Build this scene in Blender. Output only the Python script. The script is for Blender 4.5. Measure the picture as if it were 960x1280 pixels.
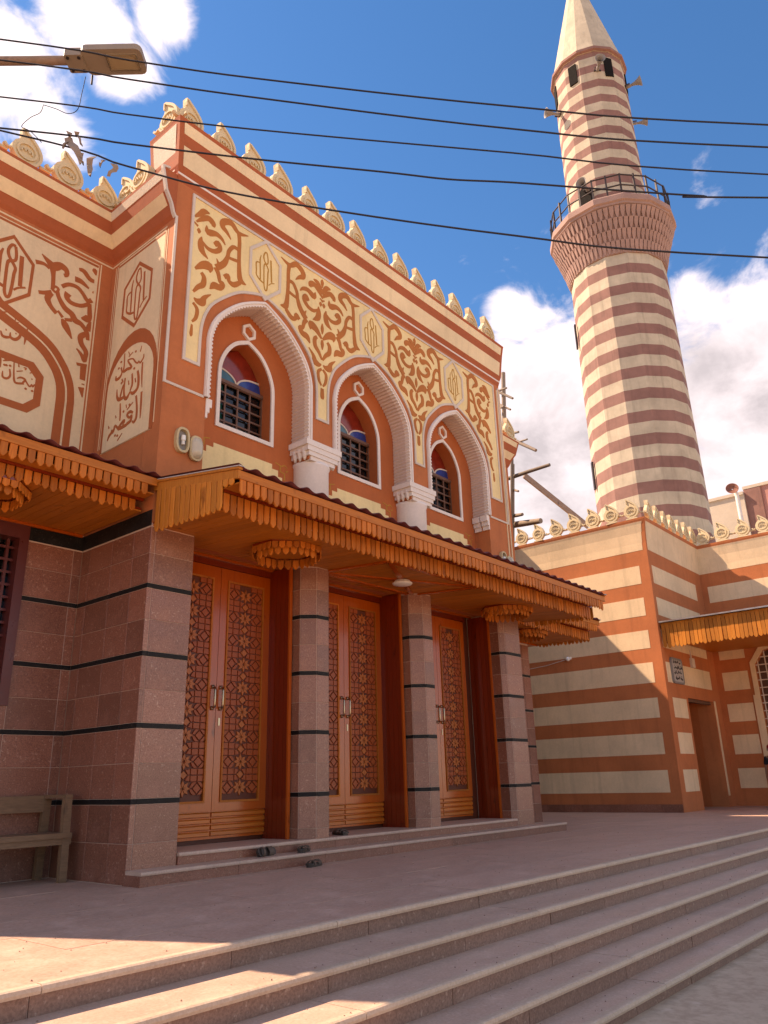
import bpy, bmesh, math, random
from mathutils import Matrix, Vector
random.seed(7)
for o in list(bpy.data.objects): bpy.data.objects.remove(o)
SC = bpy.context.scene
COL = SC.collection
# ------------------------------------------------------------------ camera
EYE = Vector((0, 0, 0.8))
FPX = 965.25
YAW, PITCH, ROLL = math.radians(49.949), math.radians(19.179), math.radians(-1.579)
_f = Vector((math.sin(YAW)*math.cos(PITCH), math.cos(YAW)*math.cos(PITCH), math.sin(PITCH)))
_r = Vector((math.cos(YAW), -math.sin(YAW), 0)); _u = _r.cross(_f)
_r2 = math.cos(ROLL)*_r + math.sin(ROLL)*_u; _u2 = -math.sin(ROLL)*_r + math.cos(ROLL)*_u
cd = bpy.data.cameras.new('camera'); cam = bpy.data.objects.new('camera', cd); COL.objects.link(cam)
cd.sensor_fit = 'VERTICAL'; cd.sensor_height = 36; cd.lens = FPX/1280*36
cd.clip_start = 0.05; cd.clip_end = 2000
M = Matrix.Identity(4)
for i in range(3):
    M[i][0] = _r2[i]; M[i][1] = _u2[i]; M[i][2] = -_f[i]; M[i][3] = EYE[i]
cam.matrix_world = M
SC.camera = cam
def ray(x, y): return _r2*((x-480)/FPX) - _u2*((y-640)/FPX) + _f      # photo pixel -> direction
def onX(x, y, X): d = ray(x, y); return EYE + d*(X/d.x)
def onY(x, y, Y): d = ray(x, y); return EYE + d*(Y/d.y)
def onZ(x, y, Z): d = ray(x, y); return EYE + d*((Z-EYE.z)/d.z)
# ------------------------------------------------------------------ light
SUN = Vector((-0.36, 0.8, 1.0)).normalized()
EL = math.asin(SUN.z); AZ = math.atan2(SUN.x, SUN.y)
W = bpy.data.worlds.new('World'); SC.world = W; W.use_nodes = True
nt = W.node_tree; nt.nodes.clear()
def wn(t, **k):
    n = nt.nodes.new(t)
    for a, b in k.items(): setattr(n, a, b)
    return n
def wl(a, b): nt.links.new(a, b)
def wmath(op, a, b=None, clamp=False):
    n = wn('ShaderNodeMath', operation=op, use_clamp=clamp)
    for i, v in enumerate((a, b)):
        if v is None: continue
        if isinstance(v, (int, float)): n.inputs[i].default_value = v
        else: wl(v, n.inputs[i])
    return n.outputs[0]
sky = wn('ShaderNodeTexSky', sky_type='NISHITA', sun_disc=False)
sky.sun_elevation = EL; sky.sun_rotation = AZ
sky.altitude = 1600; sky.air_density = 1.0; sky.dust_density = 0.25; sky.ozone_density = 3.0
tc = wn('ShaderNodeTexCoord'); dirv = tc.outputs['Generated']
def blob(x, y, rad):           # soft cap of cloud round the direction a photo pixel shows
    d = ray(x, y).normalized()
    n = wn('ShaderNodeVectorMath', operation='DISTANCE'); wl(dirv, n.inputs[0]); n.inputs[1].default_value = d
    return wmath('SUBTRACT', 1.0, wmath('DIVIDE', n.outputs['Value'], rad))
def noise(scale, detail=8, rough=.55, stretch=(1, 1, 1), dist=0):
    mp = wn('ShaderNodeMapping'); wl(dirv, mp.inputs[0]); mp.inputs['Scale'].default_value = stretch
    n = wn('ShaderNodeTexNoise'); wl(mp.outputs[0], n.inputs['Vector'])
    n.inputs['Scale'].default_value = scale; n.inputs['Detail'].default_value = detail
    n.inputs['Roughness'].default_value = rough; n.inputs['Distortion'].default_value = dist
    return n.outputs['Fac']
def mx(a, b): return wmath('MAXIMUM', a, b)
CL = None
for (x, y, r) in [(95, 22, .062), (0, 90, .085), (55, 150, .07), (150, 100, .045), (212, 12, .045), (690, 530, .19), (800, 570, .22),
                  (925, 510, .19), (1000, 600, .28), (660, 630, .22), (560, 640, .22), (640, 400, .05), (870, 380, .05), (-220, 160, .22), (1150, 420, .2)]:
    b = blob(x, y, r); CL = b if CL is None else mx(CL, b)
gen = wmath('SUBTRACT', noise(2.1, 3), .46)                # unseen rest of the sky: cloud cover added to make shade light less blue
clear = None
for (x, y, r) in [(480, 150, .45), (820, 150, .38), (520, 350, .22)]:
    b = blob(x, y, r); clear = b if clear is None else mx(clear, b)
gen = wmath('SUBTRACT', wmath('MULTIPLY', gen, 3.0), mx(wmath('MULTIPLY', clear, 3.0), 0.0))
base = mx(mx(CL, gen), -1.1)
nz = wmath('SUBTRACT', noise(9, 12, .62, (1, 1, 1.6), .4), .5)
dens = wmath('ADD', base, wmath('MULTIPLY', nz, 2.2))
mr = wn('ShaderNodeMapRange', interpolation_type='SMOOTHSTEP'); wl(dens, mr.inputs[0])
mr.inputs[1].default_value = .0; mr.inputs[2].default_value = .62
core = wn('ShaderNodeMapRange', interpolation_type='SMOOTHSTEP')
wl(wmath('ADD', base, wmath('MULTIPLY', wmath('SUBTRACT', noise(4.0, 6, .5), .5), 1.2)), core.inputs[0])
core.inputs[1].default_value = -.1; core.inputs[2].default_value = .75
sz = wn('ShaderNodeSeparateXYZ'); wl(dirv, sz.inputs[0])           # cloud undersides, low in the sky, are grey
low = wn('ShaderNodeMapRange', interpolation_type='SMOOTHSTEP'); wl(wmath('ADD', sz.outputs[2], wmath('MULTIPLY', wmath('SUBTRACT', noise(5.5, 5), .5), .35)), low.inputs[0])
low.inputs[1].default_value = .58; low.inputs[2].default_value = .40
fl = wn('ShaderNodeMapRange'); wl(noise(7, 9, .6, (1, 1, 1.5), .3), fl.inputs[0])
for i_, v_ in enumerate((.36, .62, .25, 1.0)): fl.inputs[i_+1].default_value = v_
CORE = wmath('MULTIPLY', wmath('MULTIPLY', core.outputs[0], low.outputs[0]), fl.outputs[0])
cc = wn('ShaderNodeMix', data_type='RGBA'); wl(CORE, cc.inputs[0])
cc.inputs[6].default_value = (3.9, 4.35, 5.3, 1); cc.inputs[7].default_value = (2.0, 2.25, 2.8, 1)
SKYSAT = wn('ShaderNodeHueSaturation'); wl(sky.outputs[0], SKYSAT.inputs['Color'])
SKYSAT.inputs['Saturation'].default_value = 1.3; SKYSAT.inputs['Value'].default_value = 0.92
sm = wn('ShaderNodeMix', data_type='RGBA'); wl(mr.outputs[0], sm.inputs[0]); wl(SKYSAT.outputs[0], sm.inputs[6]); wl(cc.outputs[2], sm.inputs[7])
bg = wn('ShaderNodeBackground'); wl(sm.outputs[2], bg.inputs[0]); bg.inputs[1].default_value = 0.145
wo = wn('ShaderNodeOutputWorld'); wl(bg.outputs[0], wo.inputs[0])
sd = bpy.data.lights.new('sun', 'SUN'); sd.energy = 4.3; sd.angle = math.radians(.53); sd.color = (1, .91, .79)
so = bpy.data.objects.new('sun', sd); COL.objects.link(so); so.location = (0, 0, 40)
so.rotation_euler = SUN.to_track_quat('Z', 'Y').to_euler()
vs = SC.view_settings; vs.view_transform = 'Standard'; vs.look = 'None'; vs.gamma = 1; vs.use_curve_mapping = False
vs.exposure = 1.06
vs.use_white_balance = True; vs.white_balance_temperature = 8900; vs.white_balance_tint = 24
try:
    SC.cycles.max_bounces = 8; SC.cycles.diffuse_bounces = 5; SC.cycles.use_denoising = True
except Exception: pass
# ------------------------------------------------------------------ materials
def lin(c): return tuple((v/255/12.92 if v/255 <= .04045 else ((v/255+.055)/1.055)**2.4) for v in c)
MATS = {}
class NB:
    def __init__(s, name):
        s.m = bpy.data.materials.new(name); s.m.use_nodes = True; s.t = s.m.node_tree
        s.p = s.t.nodes['Principled BSDF']; s.out = s.t.nodes['Material Output']
        tcn = s.n('ShaderNodeTexCoord'); s.co = tcn.outputs['Object']
        oi = s.n('ShaderNodeObjectInfo'); s.rnd = oi.outputs['Random']
        ad = s.n('ShaderNodeVectorMath', operation='ADD'); s.l(s.co, ad.inputs[0])
        cb = s.n('ShaderNodeCombineXYZ'); sc_ = s.math('MULTIPLY', s.rnd, 37.0)
        s.l(sc_, cb.inputs[0]); s.l(sc_, cb.inputs[1]); s.l(sc_, cb.inputs[2]); s.l(cb.outputs[0], ad.inputs[1])
        s.rco = ad.outputs[0]
    def n(s, t, **k):
        n = s.t.nodes.new(t)
        for a, b in k.items(): setattr(n, a, b)
        return n
    def l(s, a, b): s.t.links.new(a, b)
    def math(s, op, a, b=None):
        n = s.n('ShaderNodeMath', operation=op)
        for i, v in enumerate((a, b)):
            if v is None: continue
            if isinstance(v, (int, float)): n.inputs[i].default_value = v
            else: s.l(v, n.inputs[i])
        return n.outputs[0]
    def noise(s, scale, detail=4, rough=.55, stretch=None, rand=False, dist=0):
        v = s.rco if rand else s.co
        if stretch:
            mp = s.n('ShaderNodeMapping'); s.l(v, mp.inputs[0]); mp.inputs['Scale'].default_value = stretch; v = mp.outputs[0]
        n = s.n('ShaderNodeTexNoise'); s.l(v, n.inputs['Vector'])
        n.inputs['Scale'].default_value = scale; n.inputs['Detail'].default_value = detail
        n.inputs['Roughness'].default_value = rough; n.inputs['Distortion'].default_value = dist
        return n.outputs['Fac']
    def remap(s, v, a, b, c, d):
        n = s.n('ShaderNodeMapRange'); s.l(v, n.inputs[0])
        for i, q in enumerate((a, b, c, d)): n.inputs[i+1].default_value = q
        return n.outputs[0]
    def mix(s, f, a, b, mode='MIX'):
        n = s.n('ShaderNodeMix', data_type='RGBA', blend_type=mode)
        if isinstance(f, (int, float)): n.inputs[0].default_value = f
        else: s.l(f, n.inputs[0])
        for i, v in ((6, a), (7, b)):
            if isinstance(v, tuple): n.inputs[i].default_value = (*v[:3], 1)
            else: s.l(v, n.inputs[i])
        return n.outputs[2]
    def scale(s, col, f):
        n = s.n('ShaderNodeVectorMath', operation='SCALE')
        if isinstance(col, tuple): n.inputs[0].default_value = col[:3]
        else: s.l(col, n.inputs[0])
        s.l(f, n.inputs[3]); return n.outputs[0]
    def fin(s, col, rough=.7, bump=None, bstr=.2, bdist=.01, spec=.4, metal=0, coat=0):
        if isinstance(col, tuple): s.p.inputs['Base Color'].default_value = (*col[:3], 1)
        else: s.l(col, s.p.inputs['Base Color'])
        if isinstance(rough, (int, float)): s.p.inputs['Roughness'].default_value = rough
        else: s.l(rough, s.p.inputs['Roughness'])
        s.p.inputs['Specular IOR Level'].default_value = spec; s.p.inputs['Metallic'].default_value = metal
        if coat: s.p.inputs['Coat Weight'].default_value = coat; s.p.inputs['Coat Roughness'].default_value = .12
        if bump is not None:
            b = s.n('ShaderNodeBump'); b.inputs['Strength'].default_value = bstr; b.inputs['Distance'].default_value = bdist
            s.l(bump, b.inputs['Height']); s.l(b.outputs[0], s.p.inputs['Normal'])
        return s.m
def plaster(name, col, rough=.85, var=.16, stain=None, bstr=.25, streak=0.0, gscale=26):
    b = NB(name)
    big = b.noise(1.3, 5, .6); fine = b.noise(gscale, 6, .65)
    f = b.math('ADD', b.remap(big, .25, .75, 1-var, 1+var), b.remap(fine, .3, .7, -.05, .05))
    c = b.scale(col, f)
    if stain:
        st = b.noise(2.6, 8, .7, (1, 1, .35))
        c = b.mix(b.remap(st, .55, .78, 0, .55), c, stain)
    if streak:
        sk = b.noise(5, 5, .6, (1.5, 1.5, .12))
        c = b.mix(b.remap(sk, .52, .75, 0, streak), c, tuple(v*.55 for v in col))
    MATS[name] = b.fin(c, rough, b.noise(gscale*2, 8, .7), bstr, .006)
def granite(name, col, dark, light, rough=.28, var=.19, sc=95, smudge=0, spec=.5):
    b = NB(name)
    n1 = b.noise(sc, 4, .7, None, True); n2 = b.noise(sc*.42, 3, .6, None, True)
    c = b.mix(b.remap(n1, .42, .62, 0, 1), col, dark)
    c = b.mix(b.remap(n2, .60, .70, 0, .8), c, light)
    c = b.scale(c, b.remap(b.rnd, 0, 1, 1-var, 1+var))
    dust = b.noise(3.5, 6, .65)
    if smudge:
        sm_ = b.noise(1.7, 7, .68, (.55, 1.5, 1)); c = b.mix(b.remap(sm_, .52, .72, 0, smudge), c, tuple(v*.45 for v in col))
    c = b.mix(b.remap(dust, .5, .8, 0, .35), c, tuple(min(1, v*1.5+.05) for v in col))
    MATS[name] = b.fin(c, b.remap(dust, .3, .75, rough, rough+.3), n1, .06, .002, spec=spec)
def wood(name, col, dark, rough=.45, grain=(14, 14, 1.1), var=.2, coat=0, gl=.7, spec=.5):
    b = NB(name)
    g = b.noise(3.2, 6, .6, grain, True, 1.2); kn = b.noise(6, 3, .5, (1, 1, .5), True)
    c = b.mix(b.remap(g, .35, .68, 0, gl), col, dark)
    c = b.mix(b.remap(kn, .66, .76, 0, .8), c, tuple(v*.45 for v in dark))
    c = b.scale(c, b.remap(b.rnd, 0, 1, 1-var, 1+var))
    MATS[name] = b.fin(c, rough, g, .12, .003, spec=spec, coat=coat)
def plain(name, col, rough=.5, metal=0, var=.1, spec=.4, nsc=8):
    b = NB(name); n = b.noise(nsc, 5, .6)
    MATS[name] = b.fin(b.scale(col, b.remap(n, .25, .75, 1-var, 1+var)), b.remap(n, .2, .8, max(.03, rough-.08), min(1, rough+.12)), n, .05, .003, spec=spec, metal=metal)
plaster('rust', (.49, .148, .052), var=.17, streak=.38)
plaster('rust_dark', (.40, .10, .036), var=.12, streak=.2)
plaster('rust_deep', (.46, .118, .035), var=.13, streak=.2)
plaster('cream', (.72, .56, .36), var=.12, streak=.30)
plaster('cream_rb', (.73, .535, .335), var=.14, streak=.36)
plaster('cornice_cream', (.78, .60, .37), var=.13, streak=.35)
plaster('stucco_cream', (.68, .56, .42), var=.2, stain=(.45, .30, .2), bstr=.9)
plaster('yellow', (.80, .61, .31), var=.11, streak=.25)
plaster('paint_brown', (.46, .15, .036), var=.14)
plaster('paint_rust', (.40, .105, .032), var=.10)
plaster('paint_gold', (.44, .21, .035), var=.12)
plaster('trim_grey', (.60, .51, .43), var=.12)
plaster('trim_white', (.74, .66, .60), var=.08)
plaster('soffit_white', (.62, .50, .44), var=.1)
plaster('column_white', (.76, .68, .64), var=.06)
plaster('merlon_plaster', (.66, .53, .33), var=.12, streak=.2)
plaster('minaret_cream', (.47, .395, .29), var=.22, streak=.55, gscale=6)
plaster('minaret_rust', (.25, .125, .10), var=.22, streak=.5, gscale=6)
plaster('minaret_corbel', (.33, .205, .17), var=.15, gscale=8)
plaster('far_wall', (.50, .42, .33), var=.12)
plaster('far_pink', (.45, .21, .17), var=.12)
plaster('core', (.30, .24, .18))
granite('tile', (.28, .104, .062), (.16, .052, .031), (.42, .235, .165))
granite('tile_col', (.34, .15, .095), (.21, .08, .05), (.48, .285, .20), rough=.24)
granite('black_tile', (.014, .011, .010), (.006, .005, .005), (.05, .04, .035), rough=.4, spec=.2)
plaster('grout', (.62, .44, .35), var=.1)
granite('paving', (.53, .335, .248), (.45, .265, .185), (.59, .40, .305), rough=.42, var=.06, sc=40, smudge=.4)
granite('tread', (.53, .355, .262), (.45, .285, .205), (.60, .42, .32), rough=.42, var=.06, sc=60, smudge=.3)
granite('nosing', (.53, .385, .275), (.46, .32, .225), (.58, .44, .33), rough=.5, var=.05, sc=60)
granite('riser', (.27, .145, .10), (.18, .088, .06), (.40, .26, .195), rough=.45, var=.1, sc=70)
granite('street', (.50, .36, .245), (.41, .285, .19), (.57, .43, .31), rough=.9, sc=12)
wood('pine', (.52, .15, .021), (.36, .085, .010), .55, var=.26, spec=.25)
wood('pine_y', (.59, .21, .034), (.43, .125, .017), .55, var=.22, spec=.25)
wood('pine_soffit', (.56, .175, .026), (.40, .105, .013), .45, (14, 1.1, 14), var=.13, spec=.3)
wood('board', (.52, .165, .026), (.38, .10, .013), .5, (1.1, 14, 14), var=.05, spec=.25)
wood('door_wood', (.48, .088, .010), (.34, .05, .006), .22, var=.06, coat=.2, gl=.5)
wood('door_slat', (.56, .14, .015), (.40, .08, .009), .35, (1.1, 14, 14), var=.1, coat=.15)
wood('jamb_wood', (.22, .024, .006), (.14, .014, .004), .2, var=.1, coat=.25, gl=.5)
wood('lattice', (.36, .074, .021), (.28, .05, .014), .4, var=.03, gl=.5, spec=.3)
wood('lattice_light', (.46, .125, .032), (.35, .085, .021), .4, var=.03, gl=.4, spec=.3)
wood('old_wood', (.25, .135, .07), (.15, .078, .04), .7, (2, 14, 14), var=.1)
wood('pole_wood', (.26, .20, .15), (.15, .11, .08), .85, (8, 8, 1), var=.2)
wood('beam_wood', (.33, .22, .16), (.20, .13, .09), .85, (3, 3, 3), var=.15)
plain('lattice_dark', (.115, .022, .008), .5)
plain('sheet_red', (.12, .018, .016), .45, var=.2)
plain('sheet_edge', (.55, .52, .50), .5, var=.1)
plain('metal_grey', (.42, .42, .43), .35, metal=.8)
plain('brass', (.45, .36, .25), .3, metal=1)
plain('iron', (.045, .032, .03), .6, metal=.2)
plain('grille_brown', (.14, .065, .04), .5)
plain('window_frame_red', (.11, .022, .018), .3)
plain('lamp_body', (.27, .215, .16), .45, var=.06)
plain('lamp_lens', (.33, .25, .15), .3)
plain('bolt', (.03, .02, .02), .5)
plain('cable', (.012, .011, .016), .6)
plain('rag', (.27, .21, .17), .95)
plain('lamp_glass', (.52, .44, .32), .12, spec=.6)
plain('lamp_rim', (.52, .40, .22), .5)
plain('bulb', (.8, .78, .72), .15, spec=.6)
plain('lamp_white', (.82, .78, .72), .3)
plain('speaker_grey', (.22, .20, .185), .6)
plain('leather', (.05, .034, .026), .5, spec=.4)
plain('leather_strap', (.10, .065, .045), .6)
plain('stone_plaque', (.40, .37, .34), .4)
plain('ink', (.03, .028, .03), .5)
plain('plastic_white', (.72, .68, .62), .4)
plain('concrete_pole', (.36, .33, .29), .85)
plain('skin', (.24, .12, .075), .55)
plain('shirt', (.02, .02, .028), .85)
plain('trousers', (.05, .05, .07), .85)
plain('red_cap', (.40, .03, .025), .8)
plain('hair', (.012, .009, .008), .6)
plain('dish_rust', (.23, .085, .055), .7)
def glass(name, col, rough=.12):
    b = NB(name); n = b.noise(9, 4)
    MATS[name] = b.fin(b.scale(col, b.remap(n, .3, .7, .7, 1.2)), rough, n, .08, .004, spec=.6)
plain('void', (.012, .010, .009), .9, spec=.1)
glass('glass_dark', (.006, .006, .007)); glass('glass_red', (.22, .022, .012)); glass('glass_blue', (.018, .05, .22)); glass('glass_teal_reflect', (.02, .10, .14)); glass('glass_green', (.005, .07, .055))
# ------------------------------------------------------------------ helpers
WM = {}
class MB:
    def __init__(s): s.v = []; s.f = []; s.mi = []; s.sm = []
    def add(s, vs, fs, mi=0, smooth=False):
        o = len(s.v); s.v += [tuple(p) for p in vs]
        for f in fs: s.f.append([i+o for i in f]); s.mi.append(mi); s.sm.append(smooth)
        return s
    def box(s, a, b, mi=0):
        (x0, y0, z0), (x1, y1, z1) = a, b
        return s.add([(x0,y0,z0),(x1,y0,z0),(x1,y1,z0),(x0,y1,z0),(x0,y0,z1),(x1,y0,z1),(x1,y1,z1),(x0,y1,z1)],
                     [(0,3,2,1),(4,5,6,7),(0,1,5,4),(1,2,6,5),(2,3,7,6),(3,0,4,7)], mi)
    def prism(s, poly, pl, n0, n1, mi=0, mside=None):          # 2-D outline pushed out of a wall plane
        k = len(poly); vs = [pl(u, v, n0) for u, v in poly] + [pl(u, v, n1) for u, v in poly]
        s.add(vs, [list(range(k))[::-1]] + [list(range(k, 2*k))], mi)
        return s.add(vs, [(i, (i+1) % k, k+(i+1) % k, k+i) for i in range(k)], mi if mside is None else mside)
    def ring(s, outer, inner, pl, n0, n1, mi=0):               # two outlines with the same number of points
        k = len(outer)
        vs = [pl(*p, n1) for p in outer]+[pl(*p, n1) for p in inner]+[pl(*p, n0) for p in outer]+[pl(*p, n0) for p in inner]
        fs = []
        for i in range(k):
            j = (i+1) % k
            fs += [(i, j, k+j, k+i), (2*k+i, 2*k+j, j, i), (k+i, k+j, 3*k+j, 3*k+i)]
        return s.add(vs, fs, mi)
    def strip(s, path, w0, w1, pl, n0, n1, mi=0, closed=False):  # band along a path, offset w0..w1 to its left
        a = offset(path, w0, closed); b = offset(path, w1, closed); k = len(path)
        vs = [pl(*p, n1) for p in a]+[pl(*p, n1) for p in b]+[pl(*p, n0) for p in a]+[pl(*p, n0) for p in b]
        fs = []
        for i in range(k if closed else k-1):
            j = (i+1) % k
            fs += [(i, j, k+j, k+i), (2*k+i, 2*k+j, j, i), (k+i, k+j, 3*k+j, 3*k+i)]
        if not closed: fs += [(0, k, 3*k, 2*k), (k-1, 3*k-1, 4*k-1, 2*k-1)]
        return s.add(vs, fs, mi)
    def tube(s, pts, r, n=8, mi=0, cap=True, smooth=True):
        pts = [Vector(p) for p in pts]; k = len(pts); rs = r if isinstance(r, (list, tuple)) else [r]*k
        vs = []; prev = None
        for i, p in enumerate(pts):
            t = (pts[min(i+1, k-1)]-pts[max(i-1, 0)]).normalized()
            if prev is None: a = t.cross(Vector((0, 0, 1)));  a = t.cross(Vector((1, 0, 0))) if a.length < .1 else a
            else: a = prev - t*prev.dot(t)
            a.normalize(); prev = a; b = t.cross(a)
            for j in range(n):
                th = 2*math.pi*j/n; vs.append(p + (a*math.cos(th)+b*math.sin(th))*rs[i])
        fs = [(i*n+j, i*n+(j+1) % n, (i+1)*n+(j+1) % n, (i+1)*n+j) for i in range(k-1) for j in range(n)]
        s.add(vs, fs, mi, smooth)
        if cap: s.add(vs[:n], [list(range(n))[::-1]], mi); s.add(vs[-n:], [list(range(n))], mi)
        return s
    def lathe(s, prof, c, n=24, mi=0, smooth=True, phase=0.0, cap=True, mis=None):
        vs = []
        for r, z in prof:
            for j in range(n):
                th = 2*math.pi*j/n+phase; vs.append((c[0]+r*math.cos(th), c[1]+r*math.sin(th), c[2]+z))
        o = len(s.v); s.v += vs
        for i in range(len(prof)-1):
            for j in range(n):
                s.f.append([o+i*n+j, o+i*n+(j+1) % n, o+(i+1)*n+(j+1) % n, o+(i+1)*n+j]); s.mi.append(mis[i] if mis else mi); s.sm.append(smooth)
        if cap:
            s.f.append([o+j for j in range(n)][::-1]); s.mi.append(mi); s.sm.append(False)
            s.f.append([o+(len(prof)-1)*n+j for j in range(n)]); s.mi.append(mi); s.sm.append(False)
        return s
    def mesh(s, name, mats, recalc=True):
        me = bpy.data.meshes.new(name); me.from_pydata(s.v, [], s.f)
        for m in ([mats] if isinstance(mats, str) else mats): me.materials.append(MATS[m])
        for p, m, q in zip(me.polygons, s.mi, s.sm): p.material_index = m; p.use_smooth = q
        if recalc:
            b = bmesh.new(); b.from_mesh(me); bmesh.ops.recalc_face_normals(b, faces=b.faces); b.to_mesh(me); b.free()
        me.update(); return me
def offset(path, w, closed=False):
    k = len(path); out = []
    for i in range(k):
        a = path[(i-1) % k] if (closed or i > 0) else None; b = path[(i+1) % k] if (closed or i < k-1) else None; p = path[i]
        def nrm(q, r):
            dx, dy = r[0]-q[0], r[1]-q[1]; L = math.hypot(dx, dy) or 1e-9; return (-dy/L, dx/L)
        if a is None: n = nrm(p, b); m = 1
        elif b is None: n = nrm(a, p); m = 1
        else:
            n1, n2 = nrm(a, p), nrm(p, b); n = (n1[0]+n2[0], n1[1]+n2[1]); L = math.hypot(*n) or 1e-9
            n = (n[0]/L, n[1]/L); m = 1/max(.45, n[0]*n1[0]+n[1]*n1[1])
        out.append((p[0]+n[0]*w*m, p[1]+n[1]*w*m))
    return out
def PF(Y): return lambda u, v, n: (u, Y-n, v)        # wall facing -Y: u = X
def PX(X): return lambda u, v, n: (X-n, u, v)        # wall facing -X: u = Y
def obj(name, me, parent=None, mat=None, **props):
    o = bpy.data.objects.new(name, me); COL.objects.link(o)
    Wd = mat if mat is not None else Matrix.Identity(4)
    WM[o] = Wd
    if parent is not None:
        o.parent = parent; o.matrix_parent_inverse = WM[parent].inverted()
    o.matrix_basis = Wd
    for k, v in props.items(): o[k] = v
    return o
def thing(name, label, cat, loc=(0, 0, 0), group=None):
    o = obj(name, None, mat=Matrix.Translation(loc)); o.empty_display_size = .2
    o['label'] = label; o['category'] = cat
    if group: o['group'] = group
    return o
def holder(name, parent, loc): o = obj(name, None, parent, Matrix.Translation(loc)); o.empty_display_size = .1; return o
def part(name, mb, mats, parent, **p): return obj(name, mb.mesh(name, mats), parent, **p)
def solo(name, mb, mats, label, cat, group=None):
    o = obj(name, mb.mesh(name, mats)); o['label'] = label; o['category'] = cat
    if group: o['group'] = group
    return o
def T(x, y, z, rz=0): return Matrix.Translation((x, y, z)) @ Matrix.Rotation(rz, 4, 'Z')
def cat_rom(pts, n=5):
    if len(pts) < 3: return pts
    out = []
    for i in range(len(pts)-1):
        p0, p1, p2, p3 = pts[max(i-1, 0)], pts[i], pts[i+1], pts[min(i+2, len(pts)-1)]
        for k in range(n):
            t = k/n
            out.append(tuple(.5*((2*b)+(-a+c)*t+(2*a-5*b+4*c-d)*t*t+(-a+3*b-3*c+d)*t**3) for a, b, c, d in zip(p0, p1, p2, p3)))
    out.append(pts[-1]); return out
class Strokes:                                        # painted brush strokes, a few mm proud of the wall
    def __init__(s, pl, base=.003): s.mb = MB(); s.pl = pl; s.n = base; s.base = base
    def stroke(s, pts, smooth=True, n=4):             # pts = (u, v, width)
        if smooth and len(pts) > 2: pts = cat_rom(pts, n)
        uv = [(p[0], p[1]) for p in pts]; L = []; R = []
        for i, p in enumerate(pts):
            a = uv[max(i-1, 0)]; b = uv[min(i+1, len(uv)-1)]
            dx, dy = b[0]-a[0], b[1]-a[1]; l = math.hypot(dx, dy) or 1e-9
            w = max(p[2], .003)/2; L.append((p[0]-dy/l*w, p[1]+dx/l*w)); R.append((p[0]+dy/l*w, p[1]-dx/l*w))
        k = len(L); s.n += .00006; h = s.n
        vs = [s.pl(*q, h+i*.00005) for i, q in enumerate(L)]+[s.pl(*q, h+i*.00005) for i, q in enumerate(R)]+[s.pl(*q, 0) for q in L]+[s.pl(*q, 0) for q in R]
        fs = [(i, i+1, k+i+1, k+i) for i in range(k-1)]+[(2*k+i, 2*k+i+1, i+1, i) for i in range(k-1)]+[(k+i, k+i+1, 3*k+i+1, 3*k+i) for i in range(k-1)]
        fs += [(0, k, 3*k, 2*k), (k-1, 3*k-1, 4*k-1, 2*k-1)]
        s.mb.add(vs, fs)
    def dot(s, u, v, r): s.stroke([(u-r, v, r*.8), (u, v, r*2), (u+r, v, r*.8)], False)
def arc(c, rx, ry, a0, a1, n): return [(c[0]+rx*math.cos(math.radians(a0+(a1-a0)*i/n)), c[1]+ry*math.sin(math.radians(a0+(a1-a0)*i/n))) for i in range(n+1)]
def half_to_full(h): return h + [(-u, v) for u, v in h[::-1] if abs(u) > 1e-6]
# ------------------------------------------------------------------ ground, platform and steps
def struct(name, mb, mats, parent=None):
    o = obj(name, mb.mesh(name, mats), parent)
    if parent is None: o['kind'] = 'structure'
    return o
GZ = -.57
struct('ground', MB().box((-400, -400, GZ-1), (400, 400, GZ)), 'street')
EDGE = [3.65, 3.225, 2.865, 2.575, 2.345]; RISE = .12
st = obj('entrance_steps', None, mat=T(8, 3, GZ)); st['kind'] = 'structure'
XA, XB = -7.0, 20.78
for i, y in enumerate(EDGE):
    zt = -RISE*i; h = holder('step', st, (8, y, zt))
    yb = EDGE[i-1]+.03 if i else 3.95
    part('concrete_core', MB().box((XA, y+.035, GZ-.05), (XB, yb+.2, zt-.035)), 'core', h)
    zb = zt-RISE if i < 4 else GZ
    rng = random.Random(30+i); x = XA
    while x < XB-.2:                                   # riser tiles
        L = min(rng.choice((.9, 1.1, 1.2, 1.25)), XB-x)
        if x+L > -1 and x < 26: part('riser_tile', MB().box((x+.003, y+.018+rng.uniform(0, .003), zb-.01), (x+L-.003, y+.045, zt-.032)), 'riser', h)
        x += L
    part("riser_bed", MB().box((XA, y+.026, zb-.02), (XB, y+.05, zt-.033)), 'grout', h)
    rng = random.Random(60+i); x = XA - rng.uniform(0, 1)
    while x < XB:                                      # tread slabs with a pale rounded nose
        L = 1.85
        if x+L > -1 and x < 26:
            j = rng.uniform(-.0015, .0015)
            if i: part("tread_slab", MB().box((x+.002, y+.055, zt-.03), (x+L-.002, yb, zt+j)), "tread", h)
            m = MB(); m.prism([(y, zt-.034), (y-.004, zt-.02), (y, zt-.004), (y+.012, zt+.0015+j), (y+.053, zt+.0015+j), (y+.053, zt-.034)], lambda u, v, n, x=x: (x+.002+n, u, v), 0, L-.004)
            part('nosing', m, 'nosing', h)
        x += L
pf = obj('platform', None, mat=T(8, 8, 0)); pf['kind'] = 'structure'
part('bed', MB().box((XA, 3.72, GZ), (XB, 22, -.003)), 'grout', pf)
tile_me = MB().box((-.5985, -.2985, -.02), (.5985, .2985, 0)).mesh('paving_slab', 'paving')
rng = random.Random(5)
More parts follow.
